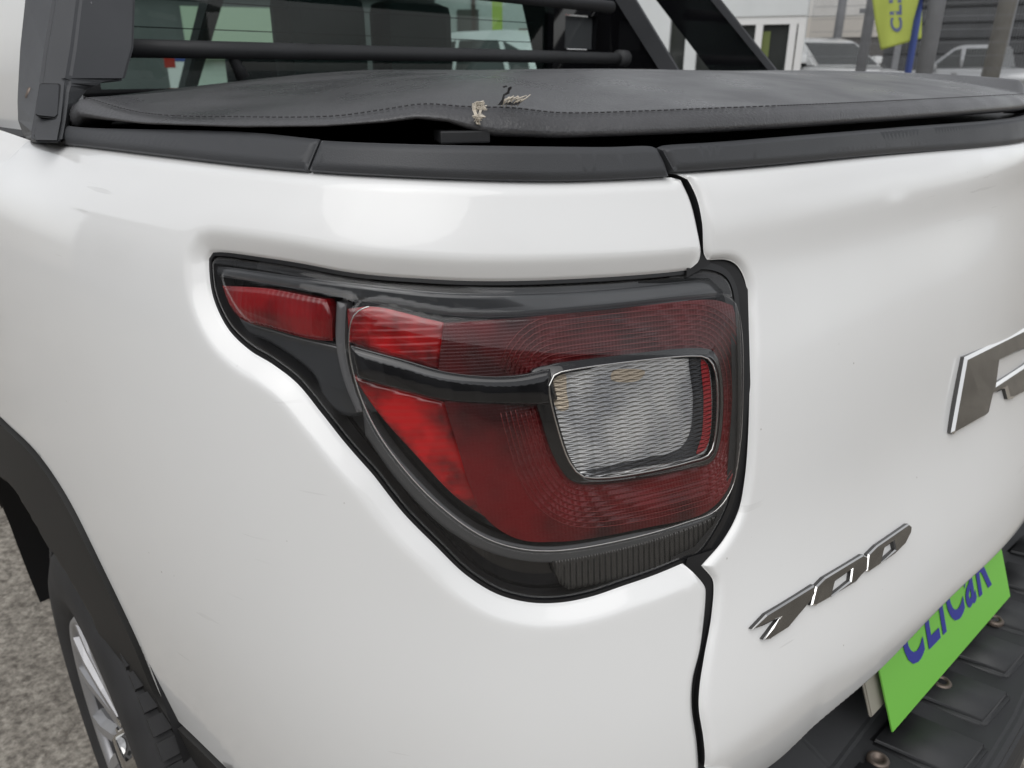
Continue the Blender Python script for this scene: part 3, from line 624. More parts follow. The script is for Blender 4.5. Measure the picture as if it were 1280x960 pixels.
# plate: green panel hung under the tailgate
p_bl = at_z(1115, 915, ZS+.022); p_br = at_z(1262, 745, ZS+.022)
p_tl = at_y(1098.5, 838, p_bl[1]+.008); p_tr = at_y(1256, 686, p_br[1]+.008)
ex = p_br-p_bl; wl = np.linalg.norm(ex); ex /= wl
ez = at_z(1098.5, 838, ZS+.10)-p_bl; ez /= np.linalg.norm(ez); en = np.cross(ex, ez); en /= np.linalg.norm(en)
def PL(u, v, d=0.): return tuple(p_bl+ex*u+ez*v+en*d)
bm = bmesh.new(); hp = .15
prism(bm, [(0, 0), (wl, 0), (wl+.0, hp), (-.0, hp)], -.001, .001, lambda p, q: PL(p[0], p[1], q))
plate = part(from_bm('plate_cover', bm, M['green_print'], truck))
def text_mesh(s, size, shear=0., bold=0.):
    cu = bpy.data.curves.new('txt', 'FONT'); cu.body = s; cu.size = size; cu.shear = shear; cu.offset = bold; cu.space_character = 1.12; cu.resolution_u = 4
    o = bpy.data.objects.new('txt', cu); COL.objects.link(o); dg = bpy.context.evaluated_depsgraph_get(); dg.update()
    me = bpy.data.meshes.new_from_object(o.evaluated_get(dg)); bpy.data.objects.remove(o); bpy.data.curves.remove(cu); return me
def on_plate(px):
    d = ray(*px); k = ((p_bl-CP)@en)/(d@en); q = CP+d*k-p_bl; return np.linalg.lstsq(np.stack([ex, ez], 1), q, rcond=None)[0]
(u0, v0), (u1, v1), (uc, vc) = on_plate((1128, 812)), on_plate((1238, 731)), on_plate((1137, 836))
me = text_mesh('CLICaR', 1.0, .10, .022)
v = np.array([x.co[:] for x in me.vertices]); lo, hi = v.min(0), v.max(0)
for x in me.vertices:
    a = (x.co.x-lo[0])/(hi[0]-lo[0]); x.co = PL(u0+(u1-u0)*a, vc+(v1-vc)*a+(x.co.y-lo[1])/(hi[1]-lo[1])*.082, .0022)
me.materials.append(M['blue_print']); link('lettering', me, plate)
bm = bmesh.new(); prism(bm, [(-.022, .028), (wl*.9, .028), (wl*.9, .13), (-.022, .13)], -.014, -.009, lambda p, q: PL(p[0], p[1], q))
bmesh.ops.bevel(bm, geom=bm.edges[:], offset=.002, segments=2, affect='EDGES')
part(from_bm('number_plate', bm, mat('plate_metal', (.35, .33, .28), .45), truck))

# ------------------------------------------------------------------ wheel
WC = np.array([.193, .930, .298]); PH = R(5.5)
def ax(r, h, a): return (WC[0]+h*math.cos(PH)+r*math.cos(a)*math.sin(PH), WC[1]-h*math.sin(PH)+r*math.cos(a)*math.cos(PH), WC[2]+r*math.sin(a))
bm = bmesh.new()
lathe(bm, [(.202, .028), (.212, .014), (.240, .004), (.272, .006), (.292, .014), (.303, .028), (.308, .05), (.308, .16), (.30, .185), (.27, .20), (.212, .195), (.202, .18)], ax, 96, True)
wheel = part(from_bm('wheel', bm, M['tyre'], truck, True))
bm = bmesh.new()
for k in range(72):   # shoulder blocks
    a = 2*math.pi*k/72; rot = Matrix.Translation(WC) @ Matrix.Rotation(-PH, 4, 'Z') @ Matrix.Rotation(a, 4, 'X')
    for h in (.035, .075, .115, .155): box(bm, (h, 0, .3085), (.030, .020, .010), mtx=rot @ Matrix.Rotation(.0, 4, 'Z'))
from_bm('tread_block', bm, M['tyre'], wheel, kind='stuff')
bm = bmesh.new()
lathe(bm, [(.203, .026), (.204, .018), (.199, .012), (.192, .014), (.188, .022), (.190, .03)], ax, 96, True)
rim = from_bm('rim', bm, M['alloy'], wheel, True)
bm = bmesh.new(); lathe(bm, [(.188, .024), (.180, .06), (.172, .16), (.176, .165), (.195, .03)], ax, 64, True); from_bm('barrel', bm, M['barrel'], wheel, True)
bm = bmesh.new(); lathe(bm, [(.0001, .10), (.15, .10), (.172, .12)], ax, 48); from_bm('brake_disc', bm, mat('brake_dark', (.03, .03, .03), .6, .4), wheel, True)
for k in range(7):
    bm = bmesh.new(); a0_ = 2*math.pi*k/7+.30
    for sgn in (-1, 1):
        a1 = a0_+sgn*.10; a2 = a0_+sgn*.27
        prof = []
        for (r, aa, wd, dep) in ((.035, a1, .034, .030), (.10, a0_+sgn*.13, .027, .022), (.15, a0_+sgn*.17, .028, .016), (.193, a0_+sgn*.21, .034, .014)):
            c_ = np.array(ax(r, 0, aa)); tn = np.array([-math.sin(aa)*math.sin(PH), -math.sin(aa)*math.cos(PH), math.cos(aa)])
            prof.append([bm.verts.new(c_+tn*wd*.5*e+np.array([dp, 0, 0])) for e, dp in ((-1, dep+.012), (-.55, dep), (.55, dep), (1, dep+.012), (.8, dep+.045), (-.8, dep+.045))])
        for A, B in zip(prof, prof[1:]):
            for i in range(6): bm.faces.new((A[i], A[(i+1) % 6], B[(i+1) % 6], B[i]))
        bm.faces.new(prof[0]); bm.faces.new(prof[-1])
    from_bm('spoke', bm, M['alloy'], wheel)
bm = bmesh.new(); lathe(bm, [(.0001, .012), (.026, .012), (.030, .016), (.034, .03), (.060, .034), (.064, .05), (.06, .09)], ax, 40); from_bm('hub_cap', bm, M['chrome'], wheel, True)
for k in range(5):
    a = 2*math.pi*k/5; c = np.array(ax(.047, .03, a)); bm = bmesh.new()
    lathe(bm, [(.0001, -.006), (.008, -.006), (.009, 0), (.009, .02)], lambda r, h, b: (c[0]+h, c[1]+r*math.cos(b), c[2]+r*math.sin(b)), 6); from_bm('wheel_nut', bm, M['chrome'], wheel)
# wheel well
bm = bmesh.new(); q = np.linspace(-.05, math.pi+.2, 40)
A = [bm.verts.new((.206+.028*min(1, max(0, (.75-a)/.8)), .985+.325*math.cos(a), .36+.425*math.sin(a))) for a in q]; B = [bm.verts.new((.62, .985+.325*math.cos(a), .36+.425*math.sin(a))) for a in q]
for i in range(39): bm.faces.new((A[i], A[i+1], B[i+1], B[i]))
bm.faces.new(B)
part(from_bm('wheel_well', bm, M['gap'], truck, True))

# ------------------------------------------------------------------ dark block added in the bed for the shade under the cover and lower body
bm = bmesh.new()
prism(bm, [(.36, .47), (.58, .345), (1.0, .272), (1.3, .245), (1.55, .262), (1.66, .31), (1.83, .45), (1.82, 1.28), (.30, 1.28), (.30, .62)], .5, 1.10, lambda p, q: (p[0], p[1], q))
part(from_bm('bed_dark_fill', bm, M['gap'], truck))

# ------------------------------------------------------------------ soft bed cover
SEAM = [(104, 122), (180, 142), (300, 147), (420, 146), (480, 138), (530, 131), (575, 134), (600, 135), (640, 136), (700, 142), (800, 140), (900, 136), (1000, 132), (1100, 127.5), (1280, 118)]
EDGE = [(97, 148), (180, 156), (300, 160), (400, 159), (480, 154), (520, 149), (560, 153), (590, 163), (620, 171), (700, 173.5), (800, 170), (900, 166), (1000, 160), (1100, 153), (1280, 139)]
def interp_px(L_, n):
    q = smooth_line(L_, False, 6, 200); s_ = np.concatenate([[0], np.cumsum(np.linalg.norm(np.diff(q, axis=0), axis=1))])
    w = np.linspace(0, s_[-1], n); return np.stack([np.interp(w, s_, q[:, 0]), np.interp(w, s_, q[:, 1])], 1)
NS = 150
se = interp_px(SEAM, NS); ed = interp_px(EDGE, NS); ed[:, 0] = se[:, 0]-(se[:, 0] < 200)*7*(1-se[:, 0]/200)
zz = np.interp(ed[:, 0], np.array(EDGE)[:, 0], np.array(EDGE)[:, 1]); ed[:, 1] = zz
def on_off(px, off):      # vertical sheet standing off from the body's top line
    q = bp(px, off); return SO(q[:, 0], q[:, 1], np.full(len(q), off))
def plan_sheet(px, off):
    """meet of sight lines with the vertical sheet that follows the plan of the rail line, off inwards"""
    tt = np.linspace(.9, TK[-1]-.05, 900); ln = SO(tt, np.full_like(tt, 1.10), off)[:, :2]; out = []
    for p in px:
        d = ray(*p); az = math.atan2(d[0], d[1]); la = np.arctan2(ln[:, 0], ln[:, 1]); i = np.argmin(np.abs(la-az))
        k = np.hypot(*ln[i])/np.hypot(d[0], d[1]); out.append(CP+d*k)
    return np.array(out)
E_ = plan_sheet(ed, -.020); Sm = plan_sheet(se, -.034)
last = Sm[-1]; tl_ = bp([SEAM[-1]], -.034)[0, 0]
_tt = np.linspace(tl_+.03, TK[-1]-.03, 8); _pp = SO(_tt, np.full_like(_tt, 1.10), -.034)
side = [(p[0], p[1], last[2]+.02*k/7) for k, p in enumerate(_pp)]+[(1.83, .5+.75*k/10, 1.160) for k in range(0, 11)]+[(1.80-1.36*k/9, 1.24, 1.160-.025*k/9) for k in range(0, 10)]+[(Sm[0][0]+(.44-Sm[0][0])*(1-k/6)**2, 1.24-(1.24-Sm[0][1])*k/6, 1.135) for k in range(1, 6)]
ringS = list(map(tuple, Sm))+side; nR = len(ringS)
ringE = list(map(tuple, E_))+[(x+(.012 if x > 1.7 else 0), y-(.012 if y < .5 else 0), z-.03) for x, y, z in side]
def crest(x, y):
    az = math.degrees(math.atan2(x, y)); return 1.1725-.017*min(1, max(0, (36-az)/14))+.001*math.sin(x*9)+.0008*math.sin(y*13)
verts = []; faces = []; rows = []
def addrow(r): b = len(verts); verts.extend(r); rows.append(list(range(b, b+len(r))))
E3 = np.array(ringE); S3 = np.array(ringS); nrm2 = np.zeros_like(S3); tn = np.roll(S3, -1, 0)-np.roll(S3, 1, 0); nrm2[:, 0] = -tn[:, 1]; nrm2[:, 1] = tn[:, 0]
nrm2 /= np.linalg.norm(nrm2, axis=1, keepdims=True)+1e-9; nrm2 *= -1
rad = np.linalg.norm(S3-E3, axis=1)[:, None]
addrow(list(map(tuple, E3-nrm2*.03)))
addrow(list(map(tuple, E3-nrm2*.004)))
for w_ in (.15, .35, .55, .75, .92): addrow(list(map(tuple, E3*(1-w_)+S3*w_+nrm2*rad*.22*math.sin(math.pi*w_)*.8)))
addrow(list(map(tuple, S3-nrm2*.0006+np.array([0, 0, -.0012]))))   # stitched groove
CE = np.array([[np.clip(p[0], .80, 1.35), np.clip(p[1], .70, .95)] for p in S3])
hmp = np.exp(-((np.arange(nR)-NS*.60)/(NS*.07))**2)
for k, w_ in enumerate((.006, .02, .05, .1, .17, .26, .38, .52, .68, .85, 1.0)):
    pl = S3[:, :2]*(1-w_)+CE*w_
    zc = np.array([crest(*p) for p in pl]); prof_ = 1-(1-w_)**2.6
    z = S3[:, 2]*(1-prof_)+zc*prof_
    z = z+.0022*np.sin(np.arange(nR)*.21+3*w_)*math.sin(math.pi*min(1, w_*2))*math.exp(-w_*4)
    addrow([(a, b, c) for (a, b), c in zip(pl, z)])
for A, B in zip(rows, rows[1:]):
    for i in range(nR): faces.append((A[i], B[i], B[(i+1) % nR], A[(i+1) % nR]))
me = bpy.data.meshes.new('bed_cover'); me.from_pydata(verts, [], faces); me.materials.append(M['vinyl']); me.polygons.foreach_set('use_smooth', [True]*len(faces))
bmx = bmesh.new(); bmx.from_mesh(me); bmesh.ops.remove_doubles(bmx, verts=bmx.verts[:], dist=1e-5); bmesh.ops.holes_fill(bmx, edges=[e for e in bmx.edges if e.is_boundary and min(v.co.z for v in e.verts) > 1.165], sides=0); bmesh.ops.recalc_face_normals(bmx, faces=bmx.faces[:]); bmx.to_mesh(me); bmx.free()
cover = part(link('bed_cover', me, truck))
# stitching along the hem
bm = bmesh.new()
for i in range(0, NS-1):
    a, b = S3[i], S3[i+1]; L0 = np.linalg.norm(b-a); n_ = max(1, int(L0/.005))
    for k in range(n_):
        p = a+(b-a)*(k+.15)/n_; q = a+(b-a)*(k+.75)/n_; up = np.array([0, 0, .0008]); tube(bm, [p+up, q+up], .0005, 4)
from_bm('stitching', bm, mat('stitch_thread', (.045, .045, .047), .7), cover, kind='stuff')
# frayed tear at the corner
def on_hem(px, lift=.002):
    p = plan_sheet([px], -.020-.014*(px[1] < 145))[0]; return p-Fv*lift
def shard(bm, pts, lift=.003):
    vs = [bm.verts.new(on_hem(p, lift)) for p in pts]; bm.faces.new(vs); r = bmesh.ops.extrude_face_region(bm, geom=bm.faces[-1:]); bmesh.ops.translate(bm, vec=Vector(Fv)*.0006, verts=[v for v in r['geom'] if isinstance(v, bmesh.types.BMVert)])
bm = bmesh.new()
for k in range(46):
    t_ = random.random(); y = 130+22*t_; wd = (8.5*math.sin(math.pi*(.15+.75*t_))+1.0)*random.uniform(.5, 1.15); cx = 600-2*t_+random.gauss(0, 1)
    tube(bm, [on_hem((cx-wd, y+random.uniform(-1, 2)), .0012), on_hem((cx-wd*.2, y+random.uniform(-1.5, 1)), .0032), on_hem((cx+wd, y-random.uniform(0, 3)), .0012)], random.uniform(.00025, .0006), 4)
for k in range(6):
    cx = 597+random.uniform(-6, 7); tube(bm, [on_hem((cx, 131), .003), on_hem((cx+random.uniform(-1, 3), 140), .0036), on_hem((598+random.uniform(-2, 3), 152+random.uniform(0, 5)), .002)], .0005, 4)
from_bm('frayed_tear', bm, M['thread'], cover)
bm = bmesh.new()
for k in range(16):
    x0 = 628+random.uniform(-3, 22); y0 = 132+random.uniform(-2, 2)
    tube(bm, [on_hem((x0, y0), .001), on_hem((x0+random.uniform(3, 9), y0-random.uniform(3, 6)), .004), on_hem((x0+random.uniform(9, 20), y0-random.uniform(6, 11)), .003)], .00035, 4)
from_bm('frayed_tear', bm, M['thread'], cover)
bm = bmesh.new()
for pts in ([(622, 133.5), (627, 127), (629, 120), (634, 117), (635, 112), (639, 110), (640, 112), (637, 116), (637, 119), (631, 122), (630, 128), (628, 133.5)], [(628, 110.5), (633, 108.8), (634.5, 110.5), (630, 112)], [(630, 132.5), (637, 128), (640, 131), (646, 126), (648, 130), (655, 124), (652, 130), (646, 133.5), (638, 133.5)]):
    vs = [bm.verts.new(on_hem(p, .0032)) for p in pts]; bm.faces.new(vs)
from_bm('tear', bm, M['gap'], cover)
# clamp block under the corner of the cover
bm = bmesh.new(); A = plan_sheet([(550, 179), (612, 179.5)], -.022); hh = plan_sheet([(550, 163)], -.022)[0][2]
d = (A[1]-A[0]); box(bm, (A[0]+A[1])/2+np.array([.008, .012, (hh-A[0][2])/2]), (np.linalg.norm(d), .03, hh-A[0][2]), math.atan2(d[1], d[0]), .0012)
part(from_bm('cover_clamp', bm, M['black_plastic'], truck))

# ------------------------------------------------------------------ sport bar (left leg, right leg, hoops, tubes)
ROWS = [-60, -20, 0, 60, 101, 104, 112, 127, 150, 168, 178]
def col(L_): a = np.array(L_, float); return np.interp(ROWS, a[:, 1], a[:, 0])
cA = col([(34, -60), (31, 0), (25, 52), (21, 125), (22, 156), (29, 169), (36, 178)])
cB = col([(76, -60), (67, 0), (56, 62), (50, 108), (38.5, 169), (40, 178)])
cC = col([(107, -60), (99, 0), (92, 58), (85, 100), (81, 146), (75, 178)])
cD = col([(172, -60), (170, 0), (168, 60), (167, 100), (146, 102), (125, 104), (110, 112), (98, 127), (90, 150), (86.5, 168), (84, 178)])
ye = np.interp(ROWS, [-60, 0, 178], [1.0, .93, .795])
V = []; 
for r, py in enumerate(ROWS):
    for px, dy in ((cA[r], .10), (cB[r], .012), (cC[r], 0), (cD[r], .02)): V.append(at_y(px, py, ye[r]+dy))
    b, c, d_ = V[-3], V[-2], V[-1]; V.append(d_+np.array([.02, .16, 0])); V.append(V[-5]+np.array([.05, .12, 0]))
bm = bmesh.new(); vs = [bm.verts.new(v) for v in V]; nR_ = len(ROWS)
for r in range(nR_-1):
    for k in range(6): bm.faces.new((vs[r*6+k], vs[r*6+(k+1) % 6], vs[(r+1)*6+(k+1) % 6], vs[(r+1)*6+k]))
bm.faces.new(vs[:6]); bm.faces.new(vs[-6:])
bmesh.ops.recalc_face_normals(bm, faces=bm.faces[:])
es = [e for e in bm.edges if abs(e.verts[0].co.z-e.verts[1].co.z) > .004 or e.calc_face_angle(0) > .9]
bmesh.ops.bevel(bm, geom=[e for e in bm.edges if e.calc_face_angle(0) > .35], offset=.003, segments=2, affect='EDGES')
leg = part(from_bm('sport_bar_leg', bm, M['grey_plastic'], truck))
# little cover cap with its groove on the leg
def leg_face(px, lift):
    yy = np.interp(px[1], [-60, 0, 178], [1.0, .93, .795])+.006; return at_y(px[0], px[1], yy)-Fv*lift
bm = bmesh.new()
def quad_slab(bm, pxs, lift, th):
    A = [bm.verts.new(leg_face(p, lift)) for p in pxs]; B = [bm.verts.new(leg_face(p, lift)+Fv*th) for p in pxs]; n = len(A)
    bm.faces.new(A); bm.faces.new(B[::-1])
    for i in range(n): bm.faces.new((A[i], A[(i+1) % n], B[(i+1) % n], B[i]))
quad_slab(bm, [(55, 105.5), (76, 106), (78.5, 108), (76.5, 146), (72, 150), (50, 147.5), (47, 145), (51.5, 108)], .003, .004)
from_bm('cap_groove', bm, M['gap'], leg)
bm = bmesh.new(); quad_slab(bm, [(55.5, 107.5), (75, 107.5), (77, 109.5), (75, 145), (71.5, 148), (51, 146), (48.5, 144), (53, 109.5)], .0045, .004)
from_bm('leg_cap', bm, M['grey_plastic'], leg)
# scuffed tie-down loop at the foot
bm = bmesh.new(); tube(bm, [at_y(px, py, .895) for px, py in ((46, 109), (38, 113), (35, 122), (36, 131), (44, 134))], .003, 8); from_bm('tie_loop', bm, M['rust'], leg, True)
bm = bmesh.new()
for k in range(26):
    px, py = random.choice([(44, 64), (40, 68), (38, 88), (112, 6), (103, 5), (48, 70)]); px += random.gauss(0, 3); py += random.gauss(0, 5)
    tube(bm, [leg_face((px, py), -.02 if px < 55 else .002)+np.array([0, .0, 0]), leg_face((px+random.uniform(-3, 3), py-random.uniform(1, 4)), -.02 if px < 55 else .002)], .0003, 4)
from_bm('scratch', bm, M['alloy'], leg, kind='stuff')

def slab_x(name, pxs, x0, x1, m, bev=.003):
    """a plate in a fore-and-aft plane: traced outline on x = x0, thickness to x1"""
    bm = bmesh.new(); P0 = [at_x(px, py, x0) for px, py in pxs]
    A = [bm.verts.new(p) for p in P0]; B = [bm.verts.new((x1, p[1], p[2])) for p in P0]; n = len(A)
    bm.faces.new(A); bm.faces.new(B[::-1])
    for i in range(n): bm.faces.new((A[i], A[(i+1) % n], B[(i+1) % n], B[i]))
    if bev: bmesh.ops.bevel(bm, geom=bm.edges[:], offset=bev, segments=2, affect='EDGES')
    return part(from_bm(name, bm, m, truck))
slab_x('sport_bar_leg', [(790, -40), (872, -40), (890, 0), (961, 89), (985, 120), (905, 120), (888, 89), (820, 0)], 1.80, 1.812, M['gloss_black'])  # black stands for the shadow on this inner face
slab_x('sport_bar_leg', [(868, -40), (880, -40), (899, 0), (971, 89), (996, 120), (985, 120), (961, 89), (888, 0)], 1.79, 1.799, M['grey_plastic'], .001)
slab_x('sport_bar_hoop', [(748, -40), (772, -40), (794, 0), (848, 89), (870, 125), (846, 125), (825, 89), (769, 0)], 1.80, 1.809, M['grey_plastic'], .001)
slab_x('hoop_panel', [(700, -40), (750, -40), (771, 0), (827, 89), (845, 120), (742, 120), (738, 60), (735, 0)], 1.81, 1.84, M['gloss_black'])
YB = 1.20
bm = bmesh.new(); pts = [at_y(px, py, YB) for px, py in ((120, 59.5), (300, 63), (470, 66.5), (620, 69.5), (776, 73))]; tube(bm, pts, .0125, 16)
lowb = part(from_bm('sport_bar_tube', bm, M['black_plastic'], truck, True))
bm = bmesh.new(); p = pts[-1]; tube(bm, [p+np.array([-.012, 0, 0]), p+np.array([.02, 0, 0])], .019, 16); from_bm('tube_collar', bm, M['black_plastic'], lowb, True)
bm = bmesh.new(); pts = [at_y(px, py, YB) for px, py in ((120, -76), (300, -46), (470, -24), (620, -7), (764, 9))]; tube(bm, pts, .0135, 16)
part(from_bm('sport_bar_tube', bm, M['black_plastic'], truck, True))
bm = bmesh.new()
for px in (292,):
    tube(bm, [at_y(px-4, 66, YB+.004), at_y(px+3, 80, YB+.01), at_y(px+12, 97, YB+.01)], [.008, .009, .011], 10)
part(from_bm('tube_bracket', bm, M['black_plastic'], truck, True))

# ------------------------------------------------------------------ cab
YC = 1.34
def C_(px, py, y=YC): return at_y(px, py, y)
wl_, wr_ = .50, C_(692, 50)[0]; q0, q1 = C_(706, 50)[0], C_(745, 50)[0]; qz1, qz0 = C_(725, 19)[2], C_(725, 62)[2]
bm = bmesh.new(); zt, zb_ = 1.50, 1.145
def bx(x0, x1, z0, z1, y0=YC, y1=YC+.03): box(bm, ((x0+x1)/2, (y0+y1)/2, (z0+z1)/2), (x1-x0, y1-y0, z1-z0))
bx(.40, wl_, .9, 1.56); bx(wl_, wr_, zt, 1.56); bx(wl_, wr_, .9, zb_); bx(wr_, q0, .9, 1.56); bx(q0, q1, .9, qz0); bx(q0, q1, qz1, 1.56); bx(q1, 1.76, .9, 1.56)
cab = part(from_bm('cab_back_panel', bm, M['gloss_black'], truck))
bm = bmesh.new(); box(bm, ((wl_+wr_)/2, YC+.02, (zt+zb_)/2), (wr_-wl_+.02, .004, zt-zb_+.02)); from_bm('rear_window', bm, M['glass'], cab)
bm = bmesh.new(); box(bm, ((q0+q1)/2, YC+.016, (qz0+qz1)/2), (q1-q0-.004, .006, qz1-qz0-.004)); from_bm('vent_pane', bm, mat('tinted_pane', (.07, .075, .078), .12), cab)
for i, k in enumerate(np.linspace(zb_+.05, zt-.05, 7)):
    bm = bmesh.new(); box(bm, ((wl_+wr_)/2, YC+.0232, k), (wr_-wl_-.06, .0012, .0016)); from_bm('heater_wire', bm, M['gap'], cab)
# white shell: lower doors, pillars, roof
for sx in (1, -1):
    bm = bmesh.new()
    def X(x): return x if sx > 0 else 2.14-x
    prism(bm, [(YC, .45), (3.4, .45), (3.4, 1.08), (YC, 1.12)], X(.40), X(.46), lambda p, q: (q, p[0], p[1]))
    if sx > 0: prism(bm, [(1.06, .9), (1.95, .9), (1.95, 1.10), (1.80, 1.56), (1.22, 1.56), (1.06, 1.24)], X(.335), X(.375), lambda p, q: (q, p[0], p[1]))
    for (y0, y1, y2, y3) in ((YC+.03, YC+.10, YC+.18, YC+.08), (2.40, 2.47, 2.47, 2.40), (3.55, 3.63, 3.0, 2.90)):
        A = [(X(.41), y0, 1.08), (X(.41), y1, 1.08), (X(.47), y1, 1.08), (X(.47), y0, 1.08)]; B = [(X(.50), y3, 1.55), (X(.50), y2, 1.55), (X(.56), y2, 1.55), (X(.56), y3, 1.55)]
        va = [bm.verts.new(p) for p in A]; vb = [bm.verts.new(p) for p in B]
        for i in range(4): bm.faces.new((va[i], va[(i+1) % 4], vb[(i+1) % 4], vb[i]))
        bm.faces.new(va); bm.faces.new(vb[::-1])
    bmesh.ops.bevel(bm, geom=bm.edges[:], offset=.006, segments=2, affect='EDGES')
    part(from_bm('cab_side', bm, M['white'] if sx > 0 else M['interior'], truck))
bm = bmesh.new(); box(bm, (1.07, 2.05, 1.575), (1.22, 1.36, .05), bev=.02); part(from_bm('roof', bm, M['white'], truck))
bm = bmesh.new(); box(bm, (1.07, 3.9, .82), (1.40, 1.2, .42), bev=.06); part(from_bm('bonnet', bm, M['white'], truck))
bm = bmesh.new(); box(bm, (1.07, 3.25, 1.0), (1.36, .35, .12), bev=.03); part(from_bm('dashboard', bm, M['interior'], truck))
bm = bmesh.new(); box(bm, (1.07, 2.3, .52), (1.3, 1.9, .06)); part(from_bm('cab_floor', bm, M['interior'], truck))
def seat(x, y, w, hh, head):
    bm = bmesh.new(); box(bm, (x, y, hh-.28), (w, .10, .56), bev=.03); o = part(from_bm('seat_back', bm, M['interior'], truck))
    for hx in head:
        bm = bmesh.new(); box(bm, (x+hx, y, hh+.15), (.21, .09, .24), bev=.03); from_bm('headrest', bm, mat('headrest_cloth', (.055, .058, .06), .85), o)
seat(1.07, 1.62, 1.15, 1.06, (.03, .30)); seat(.72, 2.45, .46, .96, (0,)); seat(1.42, 2.45, .46, .96, (0,))

# ------------------------------------------------------------------ background, each thing in a frame of its own that faces the sight line
def frame(name, label, cat, px, D, yaw=0., group=None):
    d = ray(px, 480-FPX*math.tan(PITCH)); th = math.atan2(d[0], d[1])
    o = empty(name, label, cat, (D*math.sin(th), D*math.cos(th), zg), -th+yaw, group); o['_th'] = th; o['_D'] = D; o['_yaw'] = yaw; return o
def W2L(o, p):  # world point -> frame-local
    M_ = Matrix.Translation(o.location) @ Matrix.Rotation(o.rotation_euler[2], 4, 'Z'); return M_.inverted() @ Vector(p)
def hit(o, px, py, w=0.):
    """local (u, z) where the sight line meets the frame's own plane local-y = w"""
    a = W2L(o, CP); b = W2L(o, CP+ray(px, py)); k = (w-a.y)/(b.y-a.y); q = a+(b-a)*k; return q.x, q.z
def lbox(name, o, x0, x1, y0, y1, z0, z1, m, bev=0., **k):
    bm = bmesh.new(); box(bm, ((x0+x1)/2, (y0+y1)/2, (z0+z1)/2), (abs(x1-x0), abs(y1-y0), abs(z1-z0)), bev=bev); return from_bm(name, bm, m, o, **k)
m_wall = mat('white_wall', (.60, .62, .62), .8, var=.06, vscale=2); m_dark = mat('dark_cladding', (.022, .024, .026), .6, var=.3, vscale=1.5)
m_frame = mat('window_frame', (.70, .70, .69), .5); m_winglass = mat('window_dark', (.035, .038, .036), .08); m_pale = mat('pale_wall', (.55, .54, .52), .85, var=.08, vscale=3)
m_conc = mat('pole_concrete', (.20, .19, .165), .85, var=.15, vscale=6); m_steel = mat('post_steel', (.17, .175, .185), .6, var=.15, vscale=6)
m_carw = mat('car_white', (.66, .67, .67), .3, coat=.7); m_cars = mat('car_silver', (.42, .43, .44), .3, metal=.3, coat=.7)
m_lime = mat('banner_cloth', (.36, .42, .08), .8, var=.06, vscale=4); m_blue = mat('banner_blue', (.05, .08, .26), .7); m_tail = mat('tail_red', (.35, .03, .02), .3)

# white office with its big window
B = frame('office_building', 'white low office with a white framed window, behind the right leg of the sport bar', 'building', 900, 13.0, R(-6))
x0, _ = hit(B, 772, 50); x1, zt_ = hit(B, 1012, -60); wx0, wz1 = hit(B, 874, 17); wx1, wz0 = hit(B, 1009, 19); wz1 = wz0
kx0, _ = hit(B, 803, 40); 
def wall_with(o, x0, x1, z1, holes, m, t=.25, name='wall'):
    bm = bmesh.new(); xs_ = sorted({x0, x1, *[h[0] for h in holes], *[h[1] for h in holes]})
    for a, b in zip(xs_, xs_[1:]):
        hs2 = [h for h in holes if h[0] <= a+1e-6 and h[1] >= b-1e-6]
        if not hs2: box(bm, ((a+b)/2, t/2, z1/2), (b-a, t, z1))
        else:
            h = hs2[0]
            if h[2] > 0: box(bm, ((a+b)/2, t/2, h[2]/2), (b-a, t, h[2]))
            box(bm, ((a+b)/2, t/2, (h[3]+z1)/2), (b-a, t, z1-h[3]))
    return from_bm(name, bm, m, o)
gx0, gz1 = hit(B, 838, 30); gx1, _ = hit(B, 856, 60)
wall_with(B, x0, x1, 3.4, [(gx0, gx1, 0, 2.3), (wx0, wx1, .1, wz1)], m_wall)
lbox('wall', B, x1-.25, x1, .25, 6, 0, 3.4, m_wall); lbox('roof', B, x0-.2, x1+.2, -.2, 6.2, 3.4, 3.6, m_wall); lbox('back_wall', B, x0, x1, 5.75, 6, 0, 3.39, m_wall)
lbox('door', B, gx0, gx1, .12, .16, 0, 2.3, m_winglass)
fw = .10
W_ = lbox('window', B, wx0, wx1, .10, .12, .1, wz1, m_winglass)
lbox('frame', W_, wx0, wx1, .02, .14, wz1-.11, wz1, m_frame); lbox('frame', W_, wx1-.10, wx1, .021, .141, .1, wz1, m_frame)
for pa, pb in ((943, 952), (985, 994)):
    a, _ = hit(B, pa, 50); b, _ = hit(B, pb, 50); lbox('mullion', W_, a, b, .022, .139, .1, wz1-.11, m_frame)
a, _ = hit(B, 994, 50); b, z_ = hit(B, 1003, 24); lbox('blind', W_, a, b, .085, .095, .1, wz1-.35, mat('blind', (.16, .15, .13), .8))
a, _ = hit(B, 950, 50); b, _ = hit(B, 962, 50); lbox('blind', W_, a, b, .085, .095, .1, wz1-.2, mat('blind_green', (.13, .16, .05), .8))

# pale walled yard building beyond
B2 = frame('pale_building', 'pale panelled building with a dark lower storey, between the office and the lime banner', 'building', 1040, 24.0)
a0_, _ = hit(B2, 985, 40); b0_, zz_ = hit(B2, 1108, 46); zl = hit(B2, 1040, 47)[1]
lbox('lower_wall', B2, a0_, b0_, .05, 5, 0, zl, mat('brown_dark', (.075, .07, .065), .8)); 
for k in range(7): lbox('panel', B2, a0_, b0_, 0, .3, zl+.005+k*.52, zl+.505+k*.52, m_pale if k else mat('pale_lower', (.48, .45, .41), .85))
